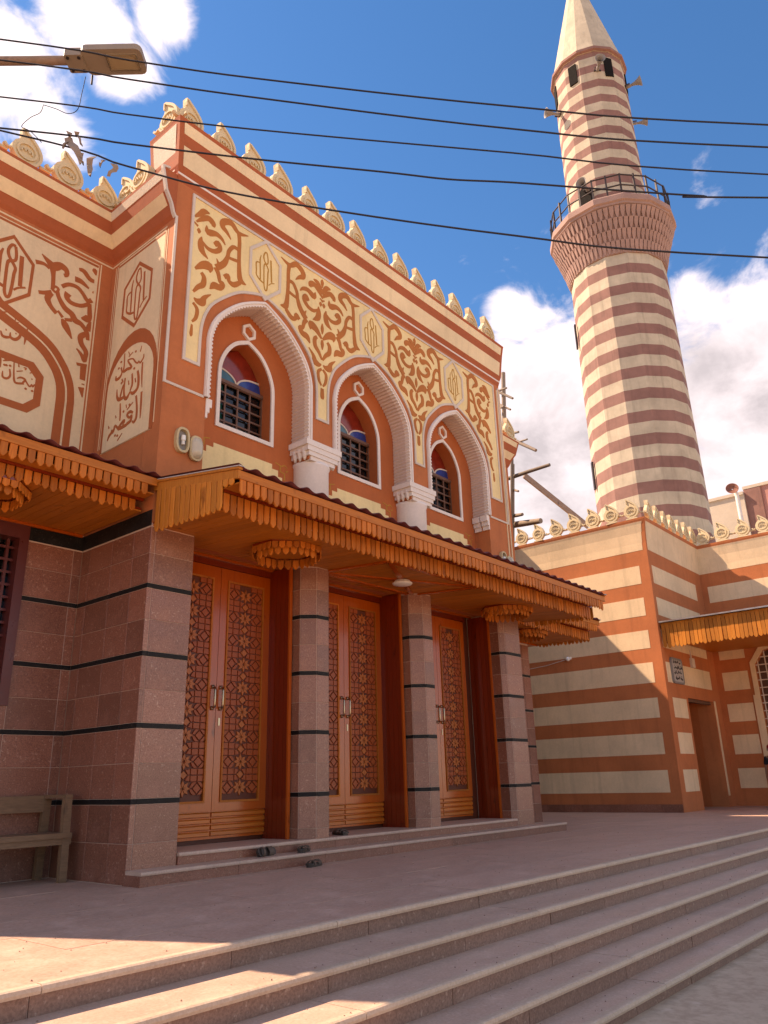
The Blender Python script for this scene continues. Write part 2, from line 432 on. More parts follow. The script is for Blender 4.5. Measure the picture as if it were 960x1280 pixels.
for ix in range(23):
    for iy in range(14):
        x = -2.4+1.2*ix+(.6 if iy % 2 else 0); y = 4.0+.6*iy
        if 13.2 < x < 30 or y < 8.4: obj('paving_slab', tile_me, pf, T(x+.0, y+.0, rng.uniform(-.0012, .0012)))

# wind-blown grit on the paving and treads: far too many crumbs to count
gm = MB(); rng = random.Random(77)
for _ in range(900):
    x = rng.uniform(1.2, 18); i = rng.choice((0, 0, 0, 1, 2, 3, 4))
    y = rng.uniform(3.75, 6.2) if i == 0 else EDGE[i]+abs(rng.gauss(0, .12))+.03
    y = y if i == 0 else min(y, EDGE[i-1]-.005)
    z = -RISE*i+.0015; r = rng.uniform(.002, .007)*(1.6 if rng.random() < .06 else 1); a = rng.uniform(0, 6.28)
    gm.add([(x+r*math.cos(a+k*2.09)*rng.uniform(.7, 1.3), y+r*math.sin(a+k*2.09), z) for k in range(3)]+[(x, y, z+r*.9)], [(0, 1, 2), (0, 1, 3), (1, 2, 3), (2, 0, 3)])
g_ = obj('grit', gm.mesh('grit', 'riser')); g_['kind'] = 'stuff'; g_['label'] = 'scattered brown grit on the paving and steps'; g_['category'] = 'grit'
# ------------------------------------------------------------------ mosque
MQ = thing('mosque', 'terracotta and cream mosque front with three keel arches above carved wooden doors', 'mosque', (7.58, 6.48, 0))
YF, YB, YG = 6.48, 6.77, 6.97          # front wall, recessed window wall, glass
XL, XR = 4.10, 11.06
CX = [5.46, 7.53, 9.60]
F = PF(YF); FB = PF(YB)
from mathutils.geometry import tessellate_polygon
def holed(mb, outer, holes, pl, n0, n1, mi=0):
    loops = [outer]+holes
    tri = tessellate_polygon([[Vector((u, v, 0)) for u, v in l] for l in loops])
    flat = [p for l in loops for p in l]
    for n in (n0, n1): mb.add([pl(u, v, n) for u, v in flat], [tuple(t) for t in tri], mi)
    for l in loops:
        k = len(l); mb.add([pl(u, v, n0) for u, v in l]+[pl(u, v, n1) for u, v in l], [(i, (i+1) % k, k+(i+1) % k, k+i) for i in range(k)], mi)
IN = [(-.78, 4.90), (-.78, 5.30)]+cat_rom([(-.78, 5.52), (-.775, 5.70), (-.715, 5.90), (-.60, 6.07), (-.40, 6.265), (-.20, 6.395), (0, 6.49)], 6)
IN = half_to_full(IN)
EX = [(-.92, 5.25)]+cat_rom([(-.92, 5.60), (-.905, 5.80), (-.85, 5.99), (-.74, 6.17), (-.44, 6.45), (-.2, 6.57), (0, 6.63)], 5)
EX = half_to_full(EX)
def shift(path, c): return [(u+c, v) for u, v in path]
# front wall with the three arches open down to the canopy
poly = [(XL, 3.3), (XL, 7.60), (XR, 7.60), (XR, 3.3), (CX[2]+.80, 3.3)]
for k in (2, 1, 0):
    a = offset(shift(IN, CX[k]), .02)
    zb = 4.66
    a = a[::-1]
    a[0] = (CX[k]+.80, zb if k < 2 else 4.7); a[-1] = (CX[k]-.80, zb if k else 4.7)
    poly += a
poly += [(CX[0]-.80, 3.3)]
m = MB(); m.prism(poly, F, -.288, 0); part('front_wall', m, 'rust', MQ)
# recessed wall with window openings
WIN = half_to_full([(-.40, 4.83)]+cat_rom([(-.40, 5.48), (-.385, 5.63), (-.31, 5.81), (-.18, 5.965), (0, 6.06)], 5))
m = MB(); holed(m, [(XL+.3, 3.3), (XL+.3, 7.60), (XR-.3, 7.60), (XR-.3, 3.3)], [shift(WIN, c) for c in CX], FB, -.21, 0)
part('recess_wall', m, 'rust_deep', MQ)
for x0, x1 in ((XL, XL+.298), (XR-.298, XR)): part('side_wall', MB().box((x0, YB+.001, 3.3), (x1, 10, 7.6)), 'rust', MQ)
part('inner_core', MB().box((XL+.3, 7.16, 0), (XR-.3, 10, 7.58)), 'core', MQ)
part('roof_slab', MB().box((XL+.002, 6.52, 7.601), (XR-.002, 10, 7.66)), 'core', MQ)
# windows
def arch_clip(z):   # half width of the opening at height z
    pts = [p for p in WIN if p[0] <= 0]
    for (a, b), (c, d) in zip(pts, pts[1:]):
        if b <= z <= d: return -(a+(c-a)*(z-b)/(d-b+1e-9))
    return .4
GP = PF(YG)
fr = MB(); fr.ring(offset(WIN, .05, True), offset(WIN, .0, True), FB, -.002, .022)
fr_me = fr.mesh('frame', 'trim_white')
hexa = lambda rx, ry, c=(0, 0): [(c[0]+rx*u, c[1]+ry*v) for u, v in ((0, 1), (.9, .45), (.9, -.45), (0, -1), (-.9, -.45), (-.9, .45))]
hx = MB(); hx.ring(hexa(.115, .125, (0, 6.235)), hexa(.075, .083, (0, 6.235)), FB, -.002, .03); hx_me = hx.mesh('hexagon_boss', 'trim_white')
bar_v = MB().box((-.011, YG-.045, 4.84), (.011, YG-.025, 5.50)).mesh('bar', 'grille_brown')
bar_h = MB().box((-.395, YG-.047, -.011), (.395, YG-.023, .011)).mesh('bar', 'grille_brown')
tr_me = MB().box((-.398, YG-.06, 5.49), (.398, YG-.005, 5.535)).mesh('transom', 'grille_brown')
ptop = [p for p in WIN if p[1] >= 5.50]
red = [(0, 5.54)]+arc((-.30, 5.54), .30, .17, 0, 90, 6)[1:]+[(-.33, 5.75), (-.25, 5.88), (-.14, 5.98), (0, 6.055), (.14, 5.98), (.25, 5.88), (.33, 5.75)]+arc((.30, 5.54), .30, .17, 180, 90, 6)[:0:-1]
def petal(sg): return [(sg*.01, 5.54)]+[(sg*abs(u), v) for u, v in arc((.30, 5.54), .29, .16, 180, 90, 6)]+[(sg*.37, 5.68), (sg*.395, 5.54)]
g_red = MB().prism(red, GP, -.008, .004).mesh('glass_pane', 'glass_red')
g_l = MB().prism(petal(-1), GP, -.006, .006).mesh('glass_pane', 'glass_teal_reflect')  # blue glass; its reflection is put into the colour as teal
g_r = MB().prism(petal(1), GP, -.006, .006).mesh('glass_pane', 'glass_blue')
mt = Strokes(GP, .012)
for sg in (-1, 1): mt.stroke([(sg*abs(u), v, .022) for u, v in arc((.30, 5.54), .295, .165, 180, 88, 6)]+[(sg*.37, 5.71, .022)], True, 2)
mt_me = mt.mb.mesh('muntin', 'trim_grey')
pane_me = {g: MB().box((-.088, YG-.004, -.05), (.088, YG+.006, .05)).mesh('glass_pane', g) for g in ('glass_dark', 'glass_green')}
for k, c in enumerate(CX):
    w = holder('window', MQ, (c, YB, 4.83)); Tm = T(c, 0, 0)
    obj('frame', fr_me, w, Tm); obj('hexagon_boss', hx_me, w, Tm); obj('transom', tr_me, w, Tm); obj('muntin', mt_me, w, Tm)
    for g in (g_red, g_l, g_r): obj('glass_pane', g, w, Tm)
    for i in range(5): obj('bar', bar_v, w, T(c-.39+.195*i, 0, 0))
    for i in range(6): obj('bar', bar_h, w, T(c, 0, 4.85+.128*i))
    for i in range(4):
        for j in range(5): obj('glass_pane', pane_me['glass_green' if (i == 0 and k == 0 and j != 3) or (i == 0 and j == 1) else 'glass_dark'], w, T(c-.2925+.195*i, 0, 4.914+.128*j))
    part('backing', MB().box((c-.45, YG+.012, 4.7), (c+.45, YG+.05, 6.2)), 'glass_dark', w)
# toothed arch trim and ribbed soffit
def resample(path, step):
    out = [path[0]]; acc = 0
    for a, b in zip(path, path[1:]):
        L = math.hypot(b[0]-a[0], b[1]-a[1]); d = step-acc
        while d <= L:
            t = d/L; out.append((a[0]+(b[0]-a[0])*t, a[1]+(b[1]-a[1])*t)); d += step
        acc = (acc+L) % step
    return out
rs = resample(IN, .026)
teeth = [p if i % 2 else q for i, (p, q) in enumerate(zip(offset(rs, -.022), rs))]
outer = offset(rs, .055)
m = MB(); k = len(rs)
vs = [F(*p, .03) for p in outer]+[F(*p, .03) for p in teeth]+[F(*p, -.01) for p in outer]+[F(*p, -.05) for p in teeth]
m.add(vs, [q for i in range(k-1) for q in ((i, i+1, k+i+1, k+i), (2*k+i, 2*k+i+1, i+1, i), (k+i, k+i+1, 3*k+i+1, 3*k+i))])
m.add([F(*p, .045) for p in offset(rs, .045)]+[F(*p, .045) for p in offset(rs, .02)]+[F(*p, .02) for p in offset(rs, .045)]+[F(*p, .02) for p in offset(rs, .02)],
      [q for i in range(k-1) for q in ((i, i+1, k+i+1, k+i), (2*k+i, 2*k+i+1, i+1, i), (k+i, k+i+1, 3*k+i+1, 3*k+i))])
trim_me = m.mesh('arch_trim', 'trim_white')
rib = offset(rs, .003); rib = [p if i % 2 else q for i, (p, q) in enumerate(zip(offset(rs, -.018), rib))]
m = MB(); m.add([F(*p, -.045) for p in rib]+[F(*p, -.287) for p in rib]+[F(*p, -.045) for p in offset(rs, .05)]+[F(*p, -.287) for p in offset(rs, .05)],
      [q for i in range(k-1) for q in ((i, i+1, k+i+1, k+i), (2*k+i, 2*k+i+1, 3*k+i+1, 3*k+i))])
rib_me = m.mesh('ribbed_soffit', 'soffit_white', False)
for c in CX:
    obj('arch_trim', trim_me, MQ, T(c, 0, 0)); obj('ribbed_soffit', rib_me, MQ, T(c, 0, 0))
# columns and capitals between the arches, corbels at the ends
for xc in (CX[0]+1.035, CX[1]+1.035):
    cp = holder('capital', MQ, (xc, YF+.14, 4.66))
    m = MB()
    for i, (e, z0, z1) in enumerate(((.0, 4.645, 4.70), (.045, 4.70, 4.76), (.075, 4.76, 4.83), (.10, 4.83, 4.905))):
        m.box((xc-.215-e, YF-.02-e*.35, z0), (xc+.215+e, YB-.004, z1))
    part('abacus', m, 'trim_white', cp)
    for sx in (-1, 1):
        for j in range(3):
            y = YF+.05+.085*j; part('pendant', MB().lathe([(.012, -.15), (.03, -.10), (.045, -.02), (.045, 0)], (xc+sx*.255, y, 4.80), 8), 'trim_white', cp)
    part('column', MB().lathe([(.235, 3.3), (.235, 4.60), (.25, 4.62), (.25, 4.65)], (xc, YF+.205, 0), 28), 'column_white', MQ)
for x, sg in ((CX[0]-.78, -1), (CX[2]+.78, 1)):
    m = MB()
    for y0 in (YF+.0, YF+.16):
        for e, z0, z1 in ((.0, 4.80, 4.90), (.03, 4.73, 4.80), (.055, 4.66, 4.73)):
            a, b = sorted((x+sg*.02, x-sg*(.06-e))); m.box((a, y0-.012, z0), (b, y0+.115, z1))
    part('corbel', m, 'trim_white', MQ)
# scalloped yellow panel and its grey border
X0, X1, ZT, ZB = 4.315, XR-.205, 7.50, 5.25
path = [(X0, ZB), (X0, ZT), (X1, ZT), (X1, ZB)]
for kk in (2, 1, 0): path += shift(EX, CX[kk])[::-1]
m = MB(); m.prism(path, F, -.001, .006); part('painted_panel', m, 'yellow', MQ)
m = MB(); m.strip(path, 0.004, -.03, F, -.001, .02, closed=True); part('panel_border', m, 'trim_grey', MQ)
m = MB(); m.strip([(XL+.012, 7.05), (XL+.012, 4.90), (CX[0]-.84, 4.90)], .014, -.016, F, -.001, .016); part('wall_moulding', m, 'trim_grey', MQ)
m = MB(); m.strip([(CX[2]+.84, 4.90), (XR-.06, 4.90), (XR-.06, 7.50)], .014, -.016, F, -.001, .016)
part('wall_moulding', m, 'trim_grey', MQ)
for x_ in (XR-.012, XR-.10): m = MB(); m.strip([(x_, 3.5), (x_, 7.45)], .01, -.01, F, -.001, .014); part('corner_moulding', m, 'cornice_cream', MQ)
# lower painted panels under the windows
for c in CX:
    m = MB(); m.prism([(c-.62, 4.0), (c-.62, 4.42), (c-.55, 4.42), (c-.55, 4.50), (c-.45, 4.50), (c-.45, 4.56), (c+.45, 4.56), (c+.45, 4.50), (c+.55, 4.50), (c+.55, 4.42), (c+.62, 4.42), (c+.62, 4.0)], FB, -.001, .004)
    part('painted_panel', m, 'yellow', MQ)
    s = Strokes(FB)
    for sg in (-1, 1):
        s.stroke([(c+sg*.66, 4.40, .02), (c+sg*.66, 4.49, .02), (c+sg*.585, 4.50, .02), (c+sg*.585, 4.58, .02), (c+sg*.50, 4.60, .012)], False)
        s.stroke([(c+sg*.60, 4.57, .02), (c+sg*.66, 4.60, .014), (c+sg*.70, 4.57, .01)]); s.stroke([(c+sg*.68, 4.52, .02), (c+sg*.72, 4.54, .01)])
    part('painted_scroll', s.mb, 'paint_gold', MQ, kind='stuff')
# arabesque on the yellow panel: half motif read off the photograph, mirrored about its axis
AX = 6.465
HALF = [[(210,240,14),(250,210,34),(285,180,40),(328,196,10)], [(225,290,12),(270,260,32),(320,245,42),(360,290,46),(366,328,22)], [(205,292,10),(240,335,18)],
 [(248,355,8),(250,380,30),(250,408,6)], [(310,320,6),(325,385,48),(390,395,38),(440,440,28),(472,500,8)], [(275,440,8),(270,500,42),(285,580,46),(337,657,5)],
 [(280,480,14),(330,550,28),(390,575,32),(430,545,36),(412,490,40),(385,508,30)], [(238,765,16),(300,725,52),(355,735,62),(362,795,6)],
 [(290,800,24),(315,850,34),(310,920,38),(270,950,30),(235,1000,16)], [(380,1015,6),(330,1050,30),(312,1100,52),(270,1090,36),(243,1060,8)],
 [(238,1110,18),(275,1175,26),(268,1260,24),(240,1300,14)], [(657,386,6),(590,372,30),(560,345,34),(510,270,44),(450,265,46),(440,310,42),(480,370,28),(516,438,6)],
 [(578,365,34),(588,450,30),(590,560,30),(595,680,30),(605,800,40),(620,850,44),(662,886,6)], [(612,868,30),(560,895,38),(520,860,30),(510,810,34),(480,825,30)],
 [(582,535,26),(540,512,28),(505,560,28),(497,620,30),(470,690,42),(410,738,44)], [(592,655,24),(545,640,22),(508,625,20)], [(408,645,5),(430,705,28)],
 [(405,735,40),(430,800,32),(445,870,28),(470,900,38),(450,935,42),(400,920,48),(368,958,6)], [(240,1330,12),(238,1420,22),(238,1450,6)]]
MID = [[(225,75,4),(232,112,32),(222,168,6)], [(225,580,6),(225,640,30),(228,702,6)], [(228,770,16),(230,820,30),(232,882,6)]]
SIDE = [[(640,470,12),(672,520,34),(655,570,5)], [(620,740,6),(668,720,40),(650,690,10)]]
def to_uv(L, ox, oy, s, hor): return [[(hor(ox+x/s, oy+y/s), w) for x, y, w in st] for st in L]
def fy(Y): return lambda x, y: (lambda p: (p.x, p.z))(onY(x, y, Y))
half = [[(p[0]-AX, p[1], w/9.14*.0172) for p, w in st] for st in to_uv(HALF, 375, 340, 9.14, fy(YF))]
mid = [[(0, p[1], w/9.14*.0172) for p, w in st] for st in to_uv(MID, 375, 340, 9.14, fy(YF))]
FP = PF(YF-.006)
s = Strokes(FP)
for ax, sides in ((CX[0]-1.035-.03, (1,)), (CX[0]+1.035, (-1, 1)), (CX[1]+1.035, (-1, 1)), (CX[2]+1.035+.03, (-1,))):
    for st in half:
        for sg in sides:
            q = [(max(X0+.03, min(X1-.03, ax+sg*u)), v, w) for u, v, w in st]
            if all(abs(a[0]-q[0][0]) < 1e-6 for a in q) and len(q) > 1 and (q[0][0] < X0+.04 or q[0][0] > X1-.04): continue
            s.stroke(q)
    if len(sides) == 2:
        for st in mid: s.stroke([(ax+u, v, w) for u, v, w in st])
part('painted_arabesque', s.mb, 'paint_brown', MQ, kind='stuff')
# knotted kufic emblem inside a hexagon, read off the side wall
KUF = [[(465,250,36),(456,450,36),(445,700,34)], [(500,645,16),(430,740,18),(385,830,18)],
 [(405,200,26),(412,300,26),(400,400,26),(345,480,30),(325,560,26),(310,750,26),(298,950,26),(315,1015,26),(345,960,26),(370,780,26),(388,600,26),(400,500,26),(345,425,26),(337,340,26),(372,225,26),(405,200,26)],
 [(290,390,14),(265,500,28),(258,600,28),(245,800,28),(240,900,26)], [(258,570,22),(192,650,26),(182,800,26),(175,900,26),(230,925,32),(290,905,26)]]
fx = lambda X: (lambda x, y: (lambda p: (-p.y, p.z))(onX(x, y, X)))
kuf = [[(p[0]+7.16, p[1]-6.305, w/12.8*.0115) for p, w in st] for st in to_uv(KUF, 145, 320, 12.8, fx(XL))]
def emblem(pl, c, sx, sy, ww, flip=1):
    s = Strokes(pl)
    for st in kuf: s.stroke([(c[0]+flip*u*sx, c[1]+v*sy, w*ww) for u, v, w in st], True, 3)
    return s
for c in CX:
    m = MB(); m.ring(hexa(.295, .465, (c-.0, 7.035)), hexa(.255, .41, (c-.0, 7.035)), FP, -.001, .016); part('hexagon_frame', m, 'trim_grey', MQ)
    part('kufic_emblem', emblem(FP, (c, 7.03), .72, .82, .72).mb, 'paint_gold', MQ, kind='stuff')
# cornices --------------------------------------------------------------
def cornice(name, path, prof, bands, parent, body='rust_dark', ends=None, back=.35):
    m = MB(); k = len(path); rings = [offset(path, -p) for p, z in prof]; rings.append(offset(path, back)); zs = [z for p, z in prof]+[prof[-1][1]]
    vs = [(x, y, z) for rg, z in zip(rings, zs) for x, y in rg]
    fs = [(i*k+j, i*k+j+1, (i+1)*k+j+1, (i+1)*k+j) for i in range(len(rings)-1) for j in range(k-1)]
    fs += [[i*k for i in range(len(rings))], [i*k+k-1 for i in range(len(rings))][::-1]]
    m.add(vs, fs); b = part(name, m, body, parent)
    def pz(z):
        for (p0, z0), (p1, z1) in zip(prof, prof[1:]):
            if z0 <= z <= z1: return p0+(p1-p0)*(z-z0)/(z1-z0+1e-9)
        return prof[-1][0]
    for z0, z1, mat, seg, e0, e1 in bands:
        for j in seg:
            m = MB(); q = []
            for z, ex in ((z0, .0035), (z1, .0035), (z1, -.002), (z0, -.002)):
                r = offset(path, -pz(z)-ex); a, c = Vector((*r[j], z)), Vector((*r[j+1], z)); d = (c-a).normalized()
                q.append((a+d*(e0 if j == seg[0] or e0 < 0 else 0), c-d*(e1 if j == seg[-1] else 0)))
            vs = [p[0] for p in q]+[p[1] for p in q]
            m.add(vs, [(0, 1, 5, 4), (1, 2, 6, 5), (2, 3, 7, 6), (3, 0, 4, 7), (0, 3, 2, 1), (4, 5, 6, 7)])
            part('cornice_band', m, mat, b)
    return b
FPROF = [(0, 7.56), (.018, 7.64), (.022, 7.67), (.045, 7.75), (.07, 8.04), (.085, 8.19), (.105, 8.35), (.115, 8.40)]
cornice('front_cornice', [(XL, 7.0), (XL, YF), (XR, YF), (XR, 7.0)], FPROF,
        [(7.765, 8.035, 'cornice_cream', [1], .07, .07), (8.195, 8.345, 'cornice_cream', [1], .07, .07), (7.642, 7.668, 'trim_white', [1], .0, .0),
         (7.70, 8.32, 'stucco_cream', [0], .07, .07)], MQ, back=.4)
part('parapet_core', MB().box((XL+.39, YF+.39, 7.6), (XR-.39, 7.0, 8.398)), 'core', MQ)
RPROF = [(0, 7.03), (.03, 7.08), (.065, 7.19), (.145, 7.334), (.178, 7.484), (.205, 7.60), (.21, 7.634)]
WXL, WXR, YW = 1.12, 13.42, 7.80
cornice('wing_cornice', [(WXL, 10), (WXL, YW), (XL, YW), (XL, YF+.002)], RPROF,
        [(7.195, 7.33, 'cornice_cream', [1], .06, .0), (7.195, 7.33, 'cornice_cream', [2], 0, .07), (7.49, 7.595, 'cornice_cream', [1], .06, 0), (7.49, 7.595, 'stucco_cream', [2], 0, .0)], MQ)
cornice('wing_cornice', [(XR, YF+.6), (XR, YW), (WXR, YW), (WXR, 10)], RPROF,
        [(7.195, 7.33, 'cornice_cream', [1], .0, .06), (7.49, 7.595, 'cornice_cream', [1], .0, .06), (7.195, 7.33, 'cornice_cream', [2], .06, .0), (7.49, 7.595, 'cornice_cream', [2], .06, .0)], MQ)
m = MB(); m.strip([(XL-p, z) for p, z in RPROF]+[(XL-.12, 7.66)], .012, -.014, F, -.03, .014); part('cornice_end_trim', m, 'trim_grey', MQ)
# merlons ------------------------------------------------------------------
OUT = [(-.15, 0), (-.115, .03), (-.075, .055)]+[(.185*math.cos(math.radians(a)), .225+.175*math.sin(math.radians(a))) for a in (245, 220, 195, 170, 145, 125)]+\
      [(-.085, .42), (-.095, .55), (-.02, .505), (.07, .44), (.135, .375), (.185, .29), (.198, .21), (.175, .13), (.125, .075), (.075, .055), (.115, .03), (.15, 0)]
def merlon_mesh():
    m = MB(); P = lambda u, v, n: (u, -n, v)
    m.prism(OUT, P, -.045, .03)
    sk = Strokes(P, .052); sk.n = .052
    rim = [(-.08, .425, .022), (-.085, .535, .02), (-.02, .49, .034), (.065, .425, .034), (.128, .36, .036), (.17, .285, .036), (.181, .21, .036), (.16, .135, .036), (.115, .082, .036), (.05, .06, .034), (-.05, .062, .03), (-.12, .10, .028), (-.165, .17, .026)]
    sk.stroke(rim, True, 2)
    sk.stroke([(.118*math.cos(math.radians(a))+.0, .225+.112*math.sin(math.radians(a)), .026) for a in range(-70, 291, 30)], True, 2)
    sk.stroke([(-.19, .17, .02), (-.215, .15, .02), (-.25, .155, .03), (-.275, .185, .035)], True, 2)
    sk.stroke([(-.07, .20, .014), (-.05, .265, .014), (-.02, .22, .014), (-.0, .275, .014), (.03, .21, .014), (.05, .26, .014), (.07, .20, .014)], True, 2)
    sk.stroke([(-.14, .02, .03), (0, .028, .04), (.14, .02, .03)], True, 2)
    m.v += []; o = len(m.v); m.v += sk.mb.v; m.f += [[i+o for i in f] for f in sk.mb.f]; m.mi += sk.mb.mi; m.sm += sk.mb.sm
    m.box((.19, -.01, .13), (.335, .02, .165))
    return m.mesh('merlon', 'merlon_plaster', False)
mer = merlon_mesh()
_mr = random.Random(21)
def TM(x, y, z, rz=0): k = _mr.uniform(.90, 1.05); return T(x+_mr.uniform(-.012, .012), y, z-.004, rz+_mr.uniform(-.05, .05)) @ Matrix.Rotation(_mr.uniform(-.05, .05), 4, 'Y') @ Matrix.Scale(k, 4)
RX = math.radians(-90)
for i in range(14): obj('merlon', mer, MQ, TM(4.235+.512*i, YF+.07, 8.398))
obj('merlon', mer, MQ, TM(XL-.02, 6.72, 8.398, RX))
for i in range(5): obj('merlon', mer, MQ, TM(XL-.27-.505*i, YW-.10, 7.633))
for y in (7.42, 7.10): obj('merlon', mer, MQ, TM(XL-.12, y, 7.633, RX))
for i in range(5): obj('merlon', mer, MQ, TM(XR+.35+.50*i, YW-.10, 7.633))
for i in range(4): obj('merlon', mer, MQ, TM(WXR+.1, YW+.2+.5*i, 7.633, math.radians(90)))
# painted side wall of the bay (faces -X) ------------------------------------
R_ = PX(XL)
m = MB(); m.prism([(6.65, 4.38), (6.65, 6.95), (7.63, 6.95), (7.63, 4.38)], R_, -.001, .004); part('painted_panel', m, 'cream', MQ)
R2 = PX(XL-.004)
def ell(c, rx, z0, zs, ap, n=14): return [(c-rx, z0)]+arc((c, zs), rx, ap-zs, 180, 0, n)+[(c+rx, z0)]
m = MB(); o_ = ell(7.135, .515, 4.385, 5.16, 5.79); i_ = ell(7.14, .462, 4.385, 5.15, 5.60)
m.prism(o_, R2, -.001, .003); part('painted_arch', m, 'paint_rust', MQ)
m = MB(); m.prism(i_, PX(XL-.007), -.001, .003); part('painted_panel', m, 'cream', MQ)
m = MB(); m.ring(hexa(.335, .46, (7.16, 6.305)), hexa(.295, .405, (7.16, 6.305)), R2, -.001, .003); part('hexagon_frame', m, 'paint_rust', MQ)
RK = lambda u, v, n: (XL-.004-n, -u, v)
part('kufic_emblem', emblem(RK, (-7.16, 6.305), 1, 1, 1).mb, 'paint_rust', MQ, kind='stuff')
for y, w, mt_ in ((6.60, .012, 'cream'), (6.635, .012, 'cream'), (7.66, .012, 'cream'), (7.70, .008, 'cream')):
    part('painted_line', MB().prism([(y-w/2, 4.45), (y-w/2, 6.93), (y+w/2, 6.93), (y+w/2, 4.45)], R_, -.001, .004), mt_, MQ)
part('painted_line', MB().prism([(6.63, 6.965), (6.63, 6.985), (7.79, 6.985), (7.79, 6.965)], R_, -.001, .005), 'cream', MQ)
part('painted_line', MB().prism([(6.66, 6.90), (6.66, 6.925), (7.62, 6.925), (7.62, 6.90)], PX(XL-.004), -.001, .003), 'paint_rust', MQ)
CALL = [[(408,262,5),(405,295,9),(390,325,9),(372,350,9),(355,335,6),(348,352,8),(325,345,8),(300,312,7),(262,318,6),(250,335,8),(285,395,12),(240,415,14),(205,440,12),(212,380,7),(218,260,5)],
 [(180,400,10),(188,450,10),(165,500,15),(130,520,15),(130,485,6)], [(388,180,4),(372,240,7)], [(300,245,4),(258,290,6)], [(255,240,4),(265,270,5)], [(395,345,10),(388,470,11),(388,595,4)],
 [(345,430,12),(355,500,17),(345,600,17),(300,655,17),(272,640,8)], [(290,460,10),(292,560,13),(270,630,10)], [(270,640,8),(235,705,19),(212,690,15),(210,600,11),(222,505,10)],
 [(212,690,12),(160,720,19),(140,690,13),(140,620,5)], [(165,715,10),(195,600,11),(215,560,7)], [(188,515,8),(200,545,8)], [(255,530,6),(258,570,8)], [(320,505,6),(325,545,8)],
 [(385,640,12),(378,780,13),(370,905,4)], [(330,680,12),(338,800,13),(330,900,15),(305,945,13),(290,930,6)], [(298,850,10),(270,840,15),(240,870,13),(262,900,11),(285,880,13),(275,930,15),(235,965,15)],
 [(235,970,15),(190,995,17),(150,1010,15),(200,935,13),(215,935,11),(195,975,8)], [(172,760,8),(172,860,11),(168,930,8)], [(150,1010,12),(120,980,11),(105,1030,15),(85,1050,15),(90,1020,8)],
 [(85,1050,12),(60,1085,15),(42,1135,5)], [(300,745,4),(240,820,6)], [(125,880,4),(130,905,6)], [(190,1055,4),(142,1130,6)], [(55,985,5),(60,1010,8)], [(230,770,4),(235,800,6)]]
RC = lambda u, v, n: (XL-.010-n, -u, v)
s = Strokes(RC)
for st in to_uv(CALL, 130, 410, 8, fx(XL)): s.stroke([(p[0], p[1], w*.0025) for p, w in st])
for x, y in ((158,408),(328,238),(312,408),(182,345),(185,555),(205,838),(120,1078),(142,1080),(265,770)):
    p = onX(130+x/8, 410+y/8, XL); s.dot(-p.y, p.z, .016)
part('calligraphy', s.mb, 'paint_rust', MQ, kind='stuff')
# wings ----------------------------------------------------------------------
part('wing_wall', MB().box((WXL, YW, 3.45), (XL-.001, 10, 7.62)), 'rust', MQ)
part('wing_wall', MB().box((XR+.001, YW, 3.45), (WXR, 10, 7.62)), 'rust', MQ)
Wp = PF(YW); XC = 2.85
m = MB(); m.prism([(XC-1.07, 3.6), (XC-1.07, 6.93), (XC+1.07, 6.93), (XC+1.07, 3.6)], Wp, -.001, .004); part('painted_panel', m, 'cream', MQ)
for z in (6.97,): part('painted_line', MB().prism([(WXL, z), (WXL, z+.02), (XL-.002, z+.02), (XL-.002, z)], Wp, -.001, .005), 'cream', MQ)
part('painted_line', MB().prism([(XC-1.06, 6.885), (XC-1.06, 6.915), (XC+1.06, 6.915), (XC+1.06, 6.885)], PF(YW-.004), -.001, .003), 'paint_rust', MQ)
part('painted_line', MB().prism([(XC+1.09, 3.6), (XC+1.09, 6.95), (XC+1.105, 6.95), (XC+1.105, 3.6)], Wp, -.001, .004), 'cream', MQ)
Wp2 = PF(YW-.004)
def keel(hw, z0, zs, ap): return half_to_full([(-hw, z0)]+cat_rom([(-hw, zs), (-hw*.965, zs+.25*(ap-zs)), (-hw*.84, zs+.5*(ap-zs)), (-hw*.58, zs+.75*(ap-zs)), (0, ap)], 5))
for h0, h1, a0, a1 in ((.95, .865, 5.90, 5.80), (.84, .735, 5.775, 5.66)):
    m = MB(); m.ring(shift(keel(h0, 3.62, 4.98, a0), XC), shift(keel(h1, 3.62, 4.98, a1), XC), Wp2, -.001, .003); part('painted_arch', m, 'paint_rust', MQ)
m = MB(); m.ring(hexa(.30, .47, (XC+.03, 6.30)), hexa(.262, .418, (XC+.03, 6.30)), Wp2, -.001, .0035); part('hexagon_frame', m, 'paint_rust', MQ)
part('kufic_emblem', emblem(Wp2, (XC+.03, 6.30), .92, .97, 1.5).mb, 'paint_rust', MQ, kind='stuff')
octo = lambda hw, hh, ch, c: [(c[0]-hw+ch, c[1]-hh), (c[0]-hw, c[1]-hh+ch), (c[0]-hw, c[1]+hh-ch), (c[0]-hw+ch, c[1]+hh), (c[0]+hw-ch, c[1]+hh), (c[0]+hw, c[1]+hh-ch), (c[0]+hw, c[1]-hh+ch), (c[0]+hw-ch, c[1]-hh)]
OC = (2.86, 4.985)
m = MB(); m.ring(octo(.56, .31, .13, OC), octo(.475, .225, .10, OC), Wp2, -.001, .003); part('text_frame', m, 'paint_rust', MQ)
